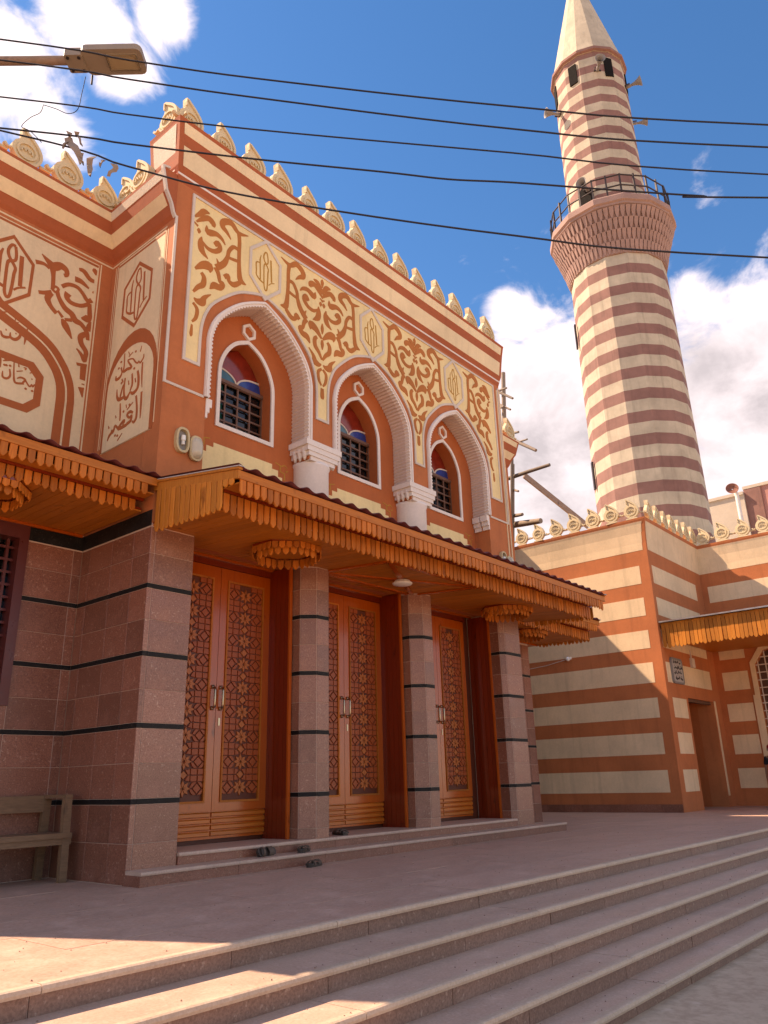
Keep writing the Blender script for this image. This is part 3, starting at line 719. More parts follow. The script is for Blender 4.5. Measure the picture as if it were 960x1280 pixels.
LT = [[(290,350,8),(275,430,20),(255,520,5)], [(215,350,10),(210,430,18),(160,465,22),(110,440,18),(108,390,6)], [(110,440,14),(60,440,20),(20,420,18),(5,370,8)],
 [(100,310,8),(115,330,11),(130,320,8),(150,322,11)], [(95,280,8),(200,285,5)], [(160,235,6),(162,265,6)], [(60,350,6),(65,370,8)], [(165,395,6),(170,410,8)], [(-30,190,14),(0,180,18),(80,170,4)],
 [(150,665,6),(145,800,9),(148,900,14),(175,930,14),(250,935,15)], [(180,880,8),(220,870,13),(265,895,15),(240,925,13)], [(265,895,11),(300,955,11),(320,965,11),(335,945,8),(345,970,11),(365,945,8)],
 [(100,780,10),(105,850,13),(70,880,15),(25,860,13),(25,800,6)], [(175,805,8),(240,800,6)], [(195,710,6),(200,760,9)], [(250,765,6),(275,775,11),(265,790,8)], [(345,790,6),(350,810,11),(315,825,6)], [(335,880,4),(340,895,8)], [(30,690,8),(130,688,6)], [(-10,600,14),(0,680,16),(-4,760,8)]]
s = Strokes(Wp2)
for st in to_uv(LT, 0, 370, 8.53, fy(YW)): s.stroke([(p[0], p[1], w*.00165) for p, w in st])
for x, y in ((65,740),(105,745),(270,990),(340,1015),(45,735),(58,675),(10,210)):
    p = onY(x/8.53, 370+y/8.53, YW); s.dot(p.x, p.z, .014)
part('calligraphy', s.mb, 'paint_rust', MQ, kind='stuff')
LA = [[(25,108,4),(70,160,24),(110,200,40),(160,195,34),(200,225,26),(205,260,20),(185,265,16)], [(100,190,36),(107,260,20),(105,330,18),(100,370,16)], [(-20,165,20),(40,180,16),(80,215,12)],
 [(100,365,12),(120,345,11),(145,365,12),(125,387,11),(100,365,12)], [(0,385,16),(45,390,18),(95,385,18)], [(135,380,20),(150,430,20),(190,500,26),(240,545,28),(265,590,30),(310,620,22),(350,680,20),(380,745,16)],
 [(95,390,24),(65,430,28),(90,490,20),(130,540,20)], [(140,520,10),(175,570,14)], [(170,580,10),(190,620,32),(215,670,24),(240,725,5)], [(190,585,14),(240,590,16)],
 [(345,690,24),(305,710,26),(310,760,24),(350,820,22),(370,870,20),(330,885,18),(310,840,16),(275,795,5)], [(170,345,18),(220,330,18),(280,350,18),(320,395,18),(355,450,20),(385,445,22)],
 [(215,395,32),(205,425,24),(240,465,20),(310,485,18),(370,470,18)], [(370,470,18),(370,540,22),(380,570,22),(350,580,36),(310,575,8)], [(295,220,14),(330,235,22),(370,290,22),(425,320,18)],
 [(265,290,26),(310,310,24),(365,360,8)], [(405,215,10),(425,240,24),(430,270,6)], [(390,385,6),(420,400,12)], [(398,610,6),(390,650,22),(385,680,14)], [(340,915,50),(340,935,44)], [(340,930,28),(335,1030,24)], [(325,1060,12),(355,1065,12)], [(340,1090,28),(345,1160,4)]]
s = Strokes(Wp2)
for st in to_uv(LA, 50, 300, 5.82, fy(YW)):
    for sg in (1, -1): s.stroke([(XC+sg*min(1.045-w*.0012, p[0]-XC-.02), p[1], w*.0027) for p, w in st])
part('painted_arabesque', s.mb, 'paint_rust', MQ, kind='stuff')
# blocks of the prayer hall behind
part('hall_block', MB().box((WXL, 10.01, 0), (WXR, 12.05, 7.6)), 'core', MQ)
part('hall_block', MB().box((-14, 12.06, 0), (4, 24, 8.5)), 'core', MQ)
part('hall_block', MB().box((4.01, 12.06, 0), (13.59, 24, 8.5)), 'core', MQ)
part('hall_block', MB().box((13.6, 11.47, 0), (16.6, 24, 8.5)), 'core', MQ)
# ------------------------------------------------------------------ lower storey: tiled pillars, columns, doors
ROWS = [(.004, .328), (.332, .653), (.707, 1.008), (1.012, 1.313), (1.367, 1.668), (1.672, 1.973), (2.027, 2.328), (2.332, 2.633), (2.687, 2.988), (2.992, 3.26)]
BANDS = [(.657, .703), (1.317, 1.363), (1.977, 2.023), (2.637, 2.683)]
_tc = {}
def tile_face(parent, org, udir, joints, mat='tile', rows=ROWS, bands=BANDS, zmin=0, zmax=9, th=.0055, cols=None):
    """tiles of one flat face; org = point at u=0,z=0, udir = horizontal direction as seen left to right; outward normal is udir turned right"""
    ud = Vector((*udir, 0)).normalized(); ang = math.atan2(ud.y, ud.x)
    for k, (u0, u1) in enumerate(zip(joints, joints[1:])):
        for kind, lst in (('tile', rows), ('tile_band', bands)):
            for z0, z1 in lst:
                if z1 <= zmin or z0 >= zmax: continue
                a0, a1 = max(z0, zmin), min(z1, zmax)
                if kind == 'tile': b0, b1 = u0+.0026, u1-.0026
                else: b0, b1 = u0+.0005, u1-.0005
                key = (round(b1-b0, 4), round(a1-a0, 4), kind, mat)
                if key not in _tc:
                    w, h = (b1-b0)/2, (a1-a0)/2; t = th+(.0015 if kind != 'tile' else 0); c = .0025
                    mb = MB(); mb.add([(-w, 0, -h), (w, 0, -h), (w, 0, h), (-w, 0, h), (-w, -t+c, -h), (w, -t+c, -h), (w, -t+c, h), (-w, -t+c, h), (-w+c, -t, -h+c), (w-c, -t, -h+c), (w-c, -t, h-c), (-w+c, -t, h-c)],
                                      [(0, 1, 5, 4), (1, 2, 6, 5), (2, 3, 7, 6), (3, 0, 4, 7), (4, 5, 9, 8), (5, 6, 10, 9), (6, 7, 11, 10), (7, 4, 8, 11), (8, 9, 10, 11)])
                    _tc[key] = mb.mesh(kind, 'black_tile' if kind != 'tile' else mat, False)
                p = Vector(org)+ud*((b0+b1)/2)
                obj(kind, _tc[key], parent, T(p.x, p.y, (a0+a1)/2, ang))
PW = .52
def steps_up(a, b, s):
    out = [a]; x = a+s
    while x < b-.06: out.append(x); x += s
    return out+[b]
pil = holder('pillar', MQ, (4.36, 6.6, 0))
part('backing', MB().box((XL+.006, YF+.006, -.01), (XL+PW-.004, 7.25, 3.30)), 'grout', pil)
part('backing', MB().box((XL+.006, 7.251, -.01), (XL+PW-.004, YW+.3, 3.46)), 'grout', pil)
tile_face(pil, (XL, YF+.006, 0), (1, 0), [0, .055, PW], 'tile_col')
tile_face(pil, (XL+.006, YW, 0), (0, -1), [0, .17, .62, 1.02, YW-YF], 'tile', zmax=3.27)
tile_face(pil, (XL-.003, YW, 0), (0, -1), [0, .30, .72, YW-YF], 'black_tile', rows=[(3.275, 3.44)], bands=[])
pil2 = holder('pillar', MQ, (10.8, 6.6, 0))
a_ = XR-PW; part('backing', MB().prism([(a_+.006, YW+.2), (a_+.006, YF+.074), (a_+.074, YF+.006), (XR-.006, YF+.006), (XR-.006, YW+.2)], lambda u, v, n: (u, v, n), -.01, 3.30), 'grout', pil2)
tile_face(pil2, (XR-PW+.074, YF+.006, 0), (1, 0), [0, PW-.074], 'tile_col')
tile_face(pil2, (XR-PW+.006, 7.12, 0), (0, -1), [0, .31, 7.12-YF-.074], 'tile')
tile_face(pil2, (XR-PW+.006, YF+.074, 0), (1, -1), [0, .0962], 'tile_col')
tile_face(pil2, (XR-.006, YF, 0), (0, 1), [0, .4, .8, 1.2], 'tile')
for xc in (CX[0]+1.035, CX[1]+1.035):
    col = holder('octagonal_column', MQ, (xc, 6.70, .22)); r = .262
    part('core', MB().lathe([(r-.008, .2), (r-.008, 3.30)], (xc, 6.70, 0), 8, smooth=False, phase=math.pi/8), 'grout', col)
    wv = 2*r*math.tan(math.pi/8); ap = r-.008
    for q in range(8):
        th = q*math.pi/4; nx, ny = math.cos(th), math.sin(th)
        if ny > .8: continue
        ud = (-ny, nx); fw = 2*ap*math.tan(math.pi/8)*.924/.924
        rr = (r-.008)*math.cos(math.pi/8); fw = 2*(r-.008)*math.sin(math.pi/8)
        org = (xc+nx*rr-ud[0]*fw/2, 6.70+ny*rr-ud[1]*fw/2, 0)
        tile_face(col, org, ud, [0, fw], 'tile_col', zmin=.226)
# side pier blocks behind the columns, jambs lined with grooved boards
YD = 7.10
groove = MB().box((-.002, -.0365, .226), (.014, .0365, 3.28)).mesh('jamb_board', 'jamb_wood')
pier_x = [(CX[0]+.745, CX[1]-.765), (CX[1]+.745, CX[2]-.765)]
for a, b in pier_x: part('pier', MB().box((a+.015, 6.74, 0), (b-.015, 7.158, 3.30)), 'jamb_wood', MQ)
ld = math.atan2(0, 1)
for side_x in (pier_x[0][0], pier_x[1][0], XR-PW-.02):
    h = holder('jamb', MQ, (side_x, 6.9, .226))
    for j in range(5): obj('jamb_board', groove, h, T(side_x+.002, 6.775+.077*j, 0))
    part('jamb_trim', MB().box((side_x-.012, 6.712, .226), (side_x+.03, 6.737, 3.28)), 'door_wood', h)
for side_x in (pier_x[0][1], pier_x[1][1], XL+PW+.004):
    h = holder('jamb', MQ, (side_x, 6.9, .226))
    for j in range(5): obj('jamb_board', groove, h, T(side_x-.014, 6.775+.077*j, 0))
# doors
P_ = .2735                                             # lattice repeat
def lattice_mesh(w, z0, z1):
    A = MB(); c = (z0+z1)/2; D = PF(YD); g = .006
    def poly(pts, mi, h=.010):
        pts = [(max(-w/2+.004, min(w/2-.004, u)), max(z0+.004, min(z1-.004, v))) for u, v in pts]
        xs = [p[0] for p in pts]; ys = [p[1] for p in pts]
        if max(xs)-min(xs) < .012 or max(ys)-min(ys) < .012: return
        k = len(pts); mxu, mxv = sum(xs)/k, sum(ys)/k
        ins = [(u+(mxu-u)*.10, v+(mxv-v)*.10) for u, v in pts]
        A.add([D(u, v, -.004) for u, v in pts]+[D(u, v, h) for u, v in ins], [tuple(range(k, 2*k))]+[(i, (i+1) % k, k+(i+1) % k, k+i) for i in range(k)], mi)
    nrow = int(round((z1-z0)/P_)); ph = (z1-z0)/nrow
    for r in range(nrow):
        zc = z0+ph*(r+.5)
        for q in range(8):
            th = math.radians(45*q); a = math.radians(23)
            L = (.100, .102, .088)[1 if q % 2 else (0 if q % 4 == 0 else 2)]; sz = .82 if q % 2 else 1
            f = lambda rr, t: (rr*math.cos(t), zc+rr*math.sin(t)*sz)
            poly([f(.006, th), f(L*.55, th-a), f(L, th), f(L*.55, th+a)], 1)
        zd = zc+ph/2; hh = ph/2-.090
        if r < nrow-1: poly([(0, zd-hh), (.050, zd), (0, zd+hh), (-.050, zd)], 1)
        for sg in (-1, 1):
            x = sg*.176; poly([(x, zc-.052), (x+.054, zc), (x, zc+.052), (x-.054, zc)], 0)
            for dx in (-1, 1):
                for dz in (-1, 1): poly([(x+dx*.004, zc+dz*.064), (x+dx*.062, zc+dz*.006), (x+dx*.094, zc+dz*.006), (x+dx*.072, zc+dz*.045), (x+dx*.05, zc+dz*.064)], 0)
                for dz in (-1, 1):
                    xx = x+dx*.0455; zz = zd+dz*.0345
                    if zz+.030 < z1: poly([(xx-.042, zz-.0315), (xx+.042, zz-.0315), (xx+.042, zz+.0315), (xx-.042, zz+.0315)], 0)
            for dz in (-1, 1):
                if zd+.07 < z1: poly([(sg*.056, zd+dz*.004), (sg*.080, zd+dz*.004), (sg*.080, zd+dz*.062), (sg*.020, zd+dz*.054)], 0)
    return A.mesh('lattice', ['lattice', 'lattice_light'])
LW = .76
lat_me = lattice_mesh(.53, .64, 3.05)
def leaf_meshes():
    m = MB(); D = PF(YD); u0, u1, z0, z1 = 0, LW-.004, .545, 3.20; a0, a1, b0, b1 = .105, .645, .63, 3.06
    m.ring([(u0+.003, z0), (u0+.003, z1), (u1, z1), (u1, z0)], [(a0, b0), (a0, b1), (a1, b1), (a1, b0)], D, -.03, .012)
    fr_ = m.mesh('leaf_frame', 'door_wood')
    m = MB(); m.ring([(a0-.004, b0-.004), (a0-.004, b1+.004), (a1+.004, b1+.004), (a1+.004, b0-.004)], [(a0+.018, b0+.018), (a0+.018, b1-.018), (a1-.018, b1-.018), (a1-.018, b0+.018)], D, -.01, .024)
    bd = m.mesh('bead', 'pine')
    bk = MB().box((a0-.01, YD+.004, b0-.01), (a1+.01, YD+.02, b1+.01)).mesh('panel_back', 'lattice_dark')
    return fr_, bd, bk
LF, LBd, LBk = leaf_meshes()
slat = MB(); slat.prism([(0, 0), (-.022, .008), (-.022, .04), (-.004, .052), (0, .052)], lambda u, v, n: (n, YD+.012+u, v), .01, LW-.014); slat_me = slat.mesh('kick_slat', 'door_slat')
hd = MB(); hd.tube([(0, YD-.012, 1.60), (0, YD-.055, 1.61), (0, YD-.062, 1.64), (0, YD-.062, 1.79), (0, YD-.055, 1.82), (0, YD-.012, 1.83)], .0125, 10)
for z in (1.60, 1.83): hd.lathe([(.02, -.02), (.02, .02)], (0, YD-.018, z), 10)
hd_me = hd.mesh('handle', 'brass')
lk_me = MB().box((-.012, YD-.018, 1.42), (.012, YD-.008, 1.50)).mesh('lock_plate', 'brass')
MIR = Matrix.Diagonal((-1, 1, 1, 1))
for k, c0 in enumerate((5.455, 7.52, 9.585)):
    d = holder('door', MQ, (c0, YD, .28))
    for sg in (1, -1):
        Tm = T(c0, 0, 0) @ (MIR if sg < 0 else Matrix.Identity(4))
        obj('leaf_frame', LF, d, Tm); obj('bead', LBd, d, Tm); obj('panel_back', LBk, d, Tm)
        o = obj('lattice', lat_me, d, T(c0+sg*.375, 0, 0)); o['kind'] = 'stuff'
        for j in range(4): obj('kick_slat', slat_me, d, T(c0, 0, .295+.062*j) @ (MIR if sg < 0 else Matrix.Identity(4)))
        obj('handle', hd_me, d, T(c0+sg*.055, 0, 0))
    obj('lock_plate', lk_me, d, T(c0+.05, 0, 0))
    part('kick_board', MB().box((c0-LW, YD+.012, .27), (c0+LW, YD+.04, .545)), 'door_wood', d)
    part('door_header', MB().box((c0-LW-.03, YD-.02, 3.205), (c0+LW+.03, YD+.05, 3.42)), 'jamb_wood', d)
part('door_backing', MB().box((XL+PW, YD+.045, 0), (XR-PW, YD+.058, 3.5)), 'lattice_dark', MQ)
# plinth steps in front of the doors
pl_ = holder('plinth', MQ, (7.6, 6.4, 0))
def slab_row(x0, x1, y0, y1, z0, z1, seed, L=1.15):
    rng = random.Random(seed); x = x0
    while x < x1-.01:
        e = min(x+L*rng.uniform(.85, 1.15), x1); e = x1 if x1-e < .3 else e
        part('plinth_riser', MB().box((x+.002, y0+.014, z0-.02), (e-.002, y1, z1-.03)), 'tile', pl_)
        m = MB(); m.prism([(y0, z1-.032), (y0-.003, z1-.02), (y0+.004, z1-.003), (y0+.015, z1), (y1, z1), (y1, z1-.032)], lambda u, v, n, x=x: (x+.0015+n, u, v), 0, e-x-.003)
        part('plinth_slab', m, 'tread', pl_); x = e
slab_row(4.10, 11.62, 6.24, 6.52, 0, .12, 3)
slab_row(XL+PW+.004, XR-PW-.004, 6.452, 7.11, .12, .226, 4)
part('plinth_core', MB().box((4.12, 6.30, -.02), (11.6, 7.2, .085)), 'core', pl_)
part('plinth_core', MB().box((XL+PW+.01, 6.50, .08), (XR-PW-.01, 7.2, .19)), 'core', pl_)
# lower wall of the wings
lw = holder('wing_base', MQ, (2.9, YW, 0))
part('backing', MB().box((WXL, YW+.006, -.01), (2.1, 10, 3.46)), 'grout', lw); part('backing', MB().box((3.49, YW+.006, -.01), (XL, 10, 3.46)), 'grout', lw)
part('backing', MB().box((2.1, YW+.006, -.01), (3.49, 10, 1.58)), 'grout', lw); part('backing', MB().box((2.1, YW+.3, 1.58), (3.49, 10, 3.46)), 'lattice_dark', lw)
tile_face(lw, (WXL, YW+.006, 0), (1, 0), [0, .5, .98], 'tile', zmax=3.27)
tile_face(lw, (2.1, YW+.006, 0), (1, 0), [0, .46, .92, 1.39], 'tile', zmax=1.585)
tile_face(lw, (3.49, YW+.006, 0), (1, 0), [0, .51, .61], 'tile', zmax=3.27)
tile_face(lw, (3.49, YW+.006, 0), (1, 0), [0, .61], 'black_tile', rows=[(3.275, 3.44)], bands=[])
sw = holder('wing_window', MQ, (2.8, YW, 1.6))
m = MB(); m.ring([(2.1, 1.585), (2.1, 3.44), (3.488, 3.44), (3.488, 1.585)], [(2.2, 1.66), (2.2, 3.27), (3.39, 3.27), (3.39, 1.66)], PF(YW), -.20, .02); part('frame', m, 'window_frame_red', sw)
vb = MB().box((-.014, YW+.07, 1.66), (.014, YW+.10, 3.27)).mesh('bar', 'window_frame_red'); hb = MB().box((2.2, YW+.072, -.012), (3.39, YW+.096, .012)).mesh('bar', 'window_frame_red')
for i in range(7): obj('bar', vb, sw, T(2.30+.17*i, 0, 0))
for i in range(12): obj('bar', hb, sw, T(0, 0, 1.75+.13*i))
part('glass_pane', MB().box((2.2, YW+.15, 1.66), (3.39, YW+.16, 3.27)), 'glass_dark', sw)
WBR = 13.62
rw = holder('wing_base', MQ, (12.3, YW, 0))
part('backing', MB().box((XR, YW+.006, -.01), (WBR-.006, 10, 3.46)), 'grout', rw)
tile_face(rw, (XR, YW+.006, 0), (1, 0), steps_up(0, WBR-XR, .46), 'tile', zmax=3.27)
tile_face(rw, (WBR-.006, YW, 0), (0, 1), steps_up(0, 2.1, .46), 'tile', zmax=3.27)
# ------------------------------------------------------------------ canopies
def plank_me(w, h, t, mat='pine'):
    m = MB(); c = .005; pt = min(.034, h*.3)
    o = [(-w/2, 0), (w/2, 0), (w/2, -h+pt), (w*.12, -h), (-w*.12, -h), (-w/2, -h+pt)]
    i = [(u*(1-2*c/w), v-c*.5 if v == 0 else v+c) for u, v in o]; k = len(o)
    m.add([(u, 0, v) for u, v in o]+[(u, -t+c, v) for u, v in o]+[(u, -t, v) for u, v in i],
          [tuple(range(k))]+[(a, (a+1) % k, k+(a+1) % k, k+a) for a in range(k)]+[(k+a, k+(a+1) % k, 2*k+(a+1) % k, 2*k+a) for a in range(k)]+[tuple(range(2*k, 3*k))])
    return m.mesh('plank', mat)
def corrugated(m, x0, x1, y0, z0, y1, z1, pitch=.215, amp=.022, t=.005):
    n = int((x1-x0)/pitch*10); top = []; 
    for i in range(n+1):
        x = x0+(x1-x0)*i/n; d = amp*math.cos(2*math.pi*(x-x0)/pitch); d = d if d > 0 else d*.55
        top.append((x, d))
    vs = [(x, y0, z0+d) for x, d in top]+[(x, y1, z1+d) for x, d in top]+[(x, y0, z0+d-t) for x, d in top]+[(x, y1, z1+d-t) for x, d in top]; k = n+1
    m.add(vs, [f for i in range(n) for f in ((i, i+1, k+i+1, k+i), (2*k+i, 3*k+i, 3*k+i+1, 2*k+i+1), (i, 2*k+i, 2*k+i+1, i+1), (k+i, k+i+1, 3*k+i+1, 3*k+i))], 0, True)
    return m
S1 = .0815
def jitter(a): return random.uniform(-a, a)
def canopy(x0, x1, yf, ze, yb, zb, h1, z2, h2, soff_z0, soff_z1, ysb, left_side=False, right_side=False, tier2=.23):
    """roof eave at yf/ze rising to yb/zb; upper valance h1 long, lower valance from z2, h2 long, set back tier2"""
    c = holder('canopy', MQ, ((x0+x1)/2, yb, zb))
    part('corrugated_sheet', corrugated(MB(), x0-.05, x1+.06, yf-.06, ze+.025, yb-.004, zb+.025), 'sheet_red', c)
    part('eave_board', MB().box((x0-.02, yf-.028, ze-.062), (x1+.02, yf-.002, ze-.004)), 'board', c)
    part('eave_board', MB().box((x0-.015, yf-.034, ze-.085), (x1+.015, yf-.004, ze-.064)), 'board', c)
    pm = [plank_me(.067, h1+d, .018) for d in (-.012, 0, .009)]; n = int((x1-x0)/S1)
    for i in range(n): obj('plank', pm[i % 3 if i % 2 else 1], c, T(x0+S1*(i+.5)+jitter(.002), yf-.008+jitter(.002), ze-.085) @ Matrix.Rotation(jitter(.022), 4, 'Y'))
    pm2 = [plank_me(.067, h2+d, .018) for d in (-.012, 0, .009)]
    part('valance_rail', MB().box((x0, yf+tier2-.034, z2-.002), (x1, yf+tier2-.004, z2+.028)), 'jamb_wood', c)
    part('valance_soffit', MB().box((x0, yf-.002, z2+.029), (x1, yf+tier2+.03, z2+.041)), 'board', c)
    for i in range(n): obj('plank', pm2[(i*7) % 3], c, T(x0+S1*(i+.5)+jitter(.002), yf+tier2-.008+jitter(.002), z2-.003) @ Matrix.Rotation(jitter(.022), 4, 'Y'))
    # soffit boards
    ya = yf+tier2; L = math.hypot(ysb-ya, soff_z1-soff_z0); an = math.atan2(soff_z1-soff_z0, ysb-ya)
    sb = MB().box((-.0485, 0, 0), (.0485, L, .014)).mesh('soffit_board', 'pine_soffit'); nb = int((x1-x0)/.1)
    for i in range(nb): obj('soffit_board', sb, c, Matrix.Translation((x0+.05+(x1-x0-.1)*i/(nb-1), ya, soff_z0+jitter(.0012))) @ Matrix.Rotation(an, 4, 'X'))
    part('soffit_deck', MB().add([(x0, ya, soff_z0+.018), (x1, ya, soff_z0+.018), (x1, ysb, soff_z1+.018), (x0, ysb, soff_z1+.018), (x0, ya, soff_z0+.04), (x1, ya, soff_z0+.04), (x1, ysb, soff_z1+.04), (x0, ysb, soff_z1+.04)],
        [(0, 1, 2, 3), (4, 5, 6, 7), (0, 1, 5, 4), (1, 2, 6, 5), (2, 3, 7, 6), (3, 0, 4, 7)]), 'jamb_wood', c)
    part('wall_batten', MB().box((x0, ysb-.03, soff_z1-.035), (x1, ysb-.004, soff_z1-.004)), 'door_wood', c)
    for flag, xs, sg in ((left_side, x0-.012, -1), (right_side, x1+.012, 1)):
        if not flag: continue
        n = int((yb-yf-.04)/S1)
        for i in range(n):
            y = yf+.03+S1*(i+.5); t = (y-yf)/(yb-yf); zt = ze-.075+(zb-ze)*t; bot = (z2+.03 if y < yf+tier2-.03 else soff_z0-.05+.04*t)+jitter(.008)
            obj('plank', plank_me(.069, zt-bot, .018, 'pine_y'), c, Matrix.Translation((xs, y, zt)) @ Matrix.Rotation(math.radians(-90 if sg < 0 else 90), 4, 'Z') @ Matrix.Rotation(jitter(.022), 4, 'Y'))
        m = MB(); a, b = (xs-.014, xs+.012)
        for lo, hi, e in ((-.085, .0, 0), (.001, .022, .012)):
            q = [(yf-.03-e, ze+lo), (yb-.004, zb+lo), (yb-.004, zb+hi), (yf-.03-e, ze+hi)]
            m.prism(q, lambda u, v, n: (n, u, v), a-e*sg*0-e, b+e)
        part('barge_board', m, 'pine_y', c)
        part('flashing', MB().prism([(yf-.06, ze+.023), (yb-.004, zb+.023), (yb-.004, zb+.031), (yf-.06, ze+.031)], lambda u, v, n: (n, u, v), xs-.03, xs+.03), 'sheet_edge', c)
    return c
main_c = canopy(4.115, 11.50, 5.165, 3.485, YF-.002, 3.72, .145, 3.335, .20, 3.19, 3.315, 7.08, left_side=True, right_side=True)
left_c = canopy(1.70, 4.06, 6.43, 3.745, YW-.002, 3.98, .135, 3.545, .135, 3.44, 3.45, YW-.01, tier2=.20)
right_c = canopy(11.10, 13.95, 6.43, 3.60, YW-.002, 3.84, .14, 3.42, .19, 3.27, 3.32, YW-.01, right_side=True, tier2=.20)
# little hanging valance octagons, crossed battens and ceiling lamps
def ornament(parent, x, y, z, r=.36):
    o = holder('ceiling_ornament', parent, (x, y, z))
    part('batten_ring', MB().lathe([(r+.03, 0), (r+.03, -.03), (r-.03, -.03), (r-.03, 0)], (x, y, z), 8, smooth=False, phase=math.pi/8), 'jamb_wood', o)
    part('ceiling_panel', MB().lathe([(r-.05, -.03), (r-.05, -.04)], (x, y, z), 8, smooth=False, phase=math.pi/8), 'pine_soffit', o)
    for rr, z0, h in ((r, -.028, .075), (r-.055, -.055, .105)):
        pm = plank_me(.066, h, .014); s = 2*rr*math.tan(math.pi/8); n = max(3, int(s/.07))
        for q in range(8):
            th = q*math.pi/4
            for i in range(n):
                u = (i-(n-1)/2)*s/n; px = x+math.cos(th)*rr-math.sin(th)*u; py = y+math.sin(th)*rr+math.cos(th)*u
                obj('plank', pm, o, T(px, py, z+z0, th+math.pi/2))
def soff(y): return 3.19+(3.315-3.19)*(y-5.395)/(7.08-5.395)
ornament(main_c, 5.53, 6.05, soff(6.05)-.002); ornament(main_c, 10.1, 6.10, soff(6.10)-.002)
ornament(left_c, 2.66, 6.98, 3.44, .36); ornament(right_c, 12.3, 7.05, 3.29, .34)
def batten(parent, p, q, w=.03):
    p, q = Vector(p), Vector(q); d = (q-p).normalized(); s = d.cross(Vector((0, 0, 1))).normalized()*w
    part('batten', MB().add([p+s, p-s, q-s, q+s, p+s-Vector((0, 0, .018)), p-s-Vector((0, 0, .018)), q-s-Vector((0, 0, .018)), q+s-Vector((0, 0, .018))], [(0, 1, 2, 3), (4, 5, 6, 7), (0, 1, 5, 4), (1, 2, 6, 5), (2, 3, 7, 6), (3, 0, 4, 7)]), 'door_wood', parent)
a, b, y0, y1 = 6.62, 8.45, 5.5, 6.62
for p, q in (((a, y0), (b, y1)), ((a, y1), (b, y0)), ((a, y0), (a, y1)), ((b, y0), (b, y1)), ((a, y0), (b, y0)), ((a, y1), (b, y1))):
    batten(main_c, (*p, soff(p[1])-.003), (*q, soff(q[1])-.003))
# ------------------------------------------------------------------ things mounted on or standing by the mosque
def round_lamp(x, y, z, label):
    t = thing('ceiling_lamp', label, 'lamp', (x, y, z))
    part('base', MB().lathe([(.10, 0), (.10, -.02), (.09, -.025)], (x, y, z), 20), 'plastic_white', t)
    part('diffuser', MB().lathe([(.125, -.026), (.13, -.036), (.12, -.05), (.06, -.058), (.01, -.06)], (x, y, z), 24), 'lamp_white', t)
round_lamp(7.535, 6.06, soff(6.06)-.02, 'round white ceiling lamp on crossed battens under the main wooden canopy')
round_lamp(2.66, 6.98, 3.385, 'white ceiling lamp inside the hanging wooden octagon above the old bench')
def bulkhead(x, z, label, opened=True):
    t = thing('wall_lamp', label, 'lamp', (x, YF, z))
    P = lambda u, v, n: (x+u, YF-n, z+v)
    ov = lambda rx, ry, n=20: [(rx*math.copysign(abs(math.cos(2*math.pi*i/n))**.75, math.cos(2*math.pi*i/n)), ry*math.copysign(abs(math.sin(2*math.pi*i/n))**.75, math.sin(2*math.pi*i/n))) for i in range(n)]
    part('base', MB().ring(ov(.085, .145), ov(.062, .12), P, 0, .05), 'lamp_rim', t)
    part('back_plate', MB().prism(ov(.07, .13), P, 0, .012), 'speaker_grey', t)
    part('bulb', MB().tube([P(.01, .0, .03), P(.01, .055, .035)], [.028, .024], 10), 'bulb', t)
    part('lamp_holder', MB().tube([P(.01, -.05, .03), P(.01, 0, .03)], .02, 8), 'plastic_white', t)
    cx = .175; PC = lambda u, v, n: (x+cx+u, YF-.02-n, z-.045+v)
    part('cover_rim', MB().ring(ov(.085, .145), ov(.068, .125), PC, 0, .03), 'lamp_rim', t)
    m = MB(); rings = [(.07, .127, .03), (.06, .11, .06), (.04, .08, .08), (.012, .03, .09)]; n = 20; vs = [PC(*p, d) for a, b, d in rings for p in ov(a, b)]
    m.add(vs, [(i*n+j, i*n+(j+1) % n, (i+1)*n+(j+1) % n, (i+1)*n+j) for i in range(3) for j in range(n)]+[tuple(range(3*n, 4*n))], 0, True)
    part('glass_cover', m, 'lamp_glass', t)
bulkhead(4.37, 4.28, 'oval wall lamp with its glass cover swung open beside the calligraphy wall')
bulkhead(10.72, 4.20, 'oval wall lamp hanging open at the minaret end of the arched facade')
# bench
BN = thing('bench', 'worn brown wooden bench with plank back in the tiled corner', 'bench', (3.0, 7.5, 0))
x0, x1 = 2.2, 3.98
part('seat', MB().box((x0-.03, 7.27, .375), (x1+.03, 7.70, .42)).box((x0, 7.285, .32), (x1+.035, 7.315, .374)), 'old_wood', BN)
part('backrest', MB().box((x0-.02, 7.705, .60), (x1+.02, 7.735, .75)), 'old_wood', BN)
for x in (x0+.05, x1-.02):
    for y, h, dy in ((7.33, .72, -.04), (7.72, .75, .03)):
        m = MB(); m.add([(x-.035, y-.03+dy, 0), (x+.035, y-.03+dy, 0), (x+.035, y+.03+dy, 0), (x-.035, y+.03+dy, 0), (x-.035, y-.03, h), (x+.035, y-.03, h), (x+.035, y+.03, h), (x-.035, y+.03, h)], [(0, 3, 2, 1), (4, 5, 6, 7), (0, 1, 5, 4), (1, 2, 6, 5), (2, 3, 7, 6), (3, 0, 4, 7)])
        part('leg', m, 'old_wood', BN)
    part('arm_rest', MB().box((x-.037, 7.295, .721), (x+.037, 7.70, .755)), 'old_wood', BN)
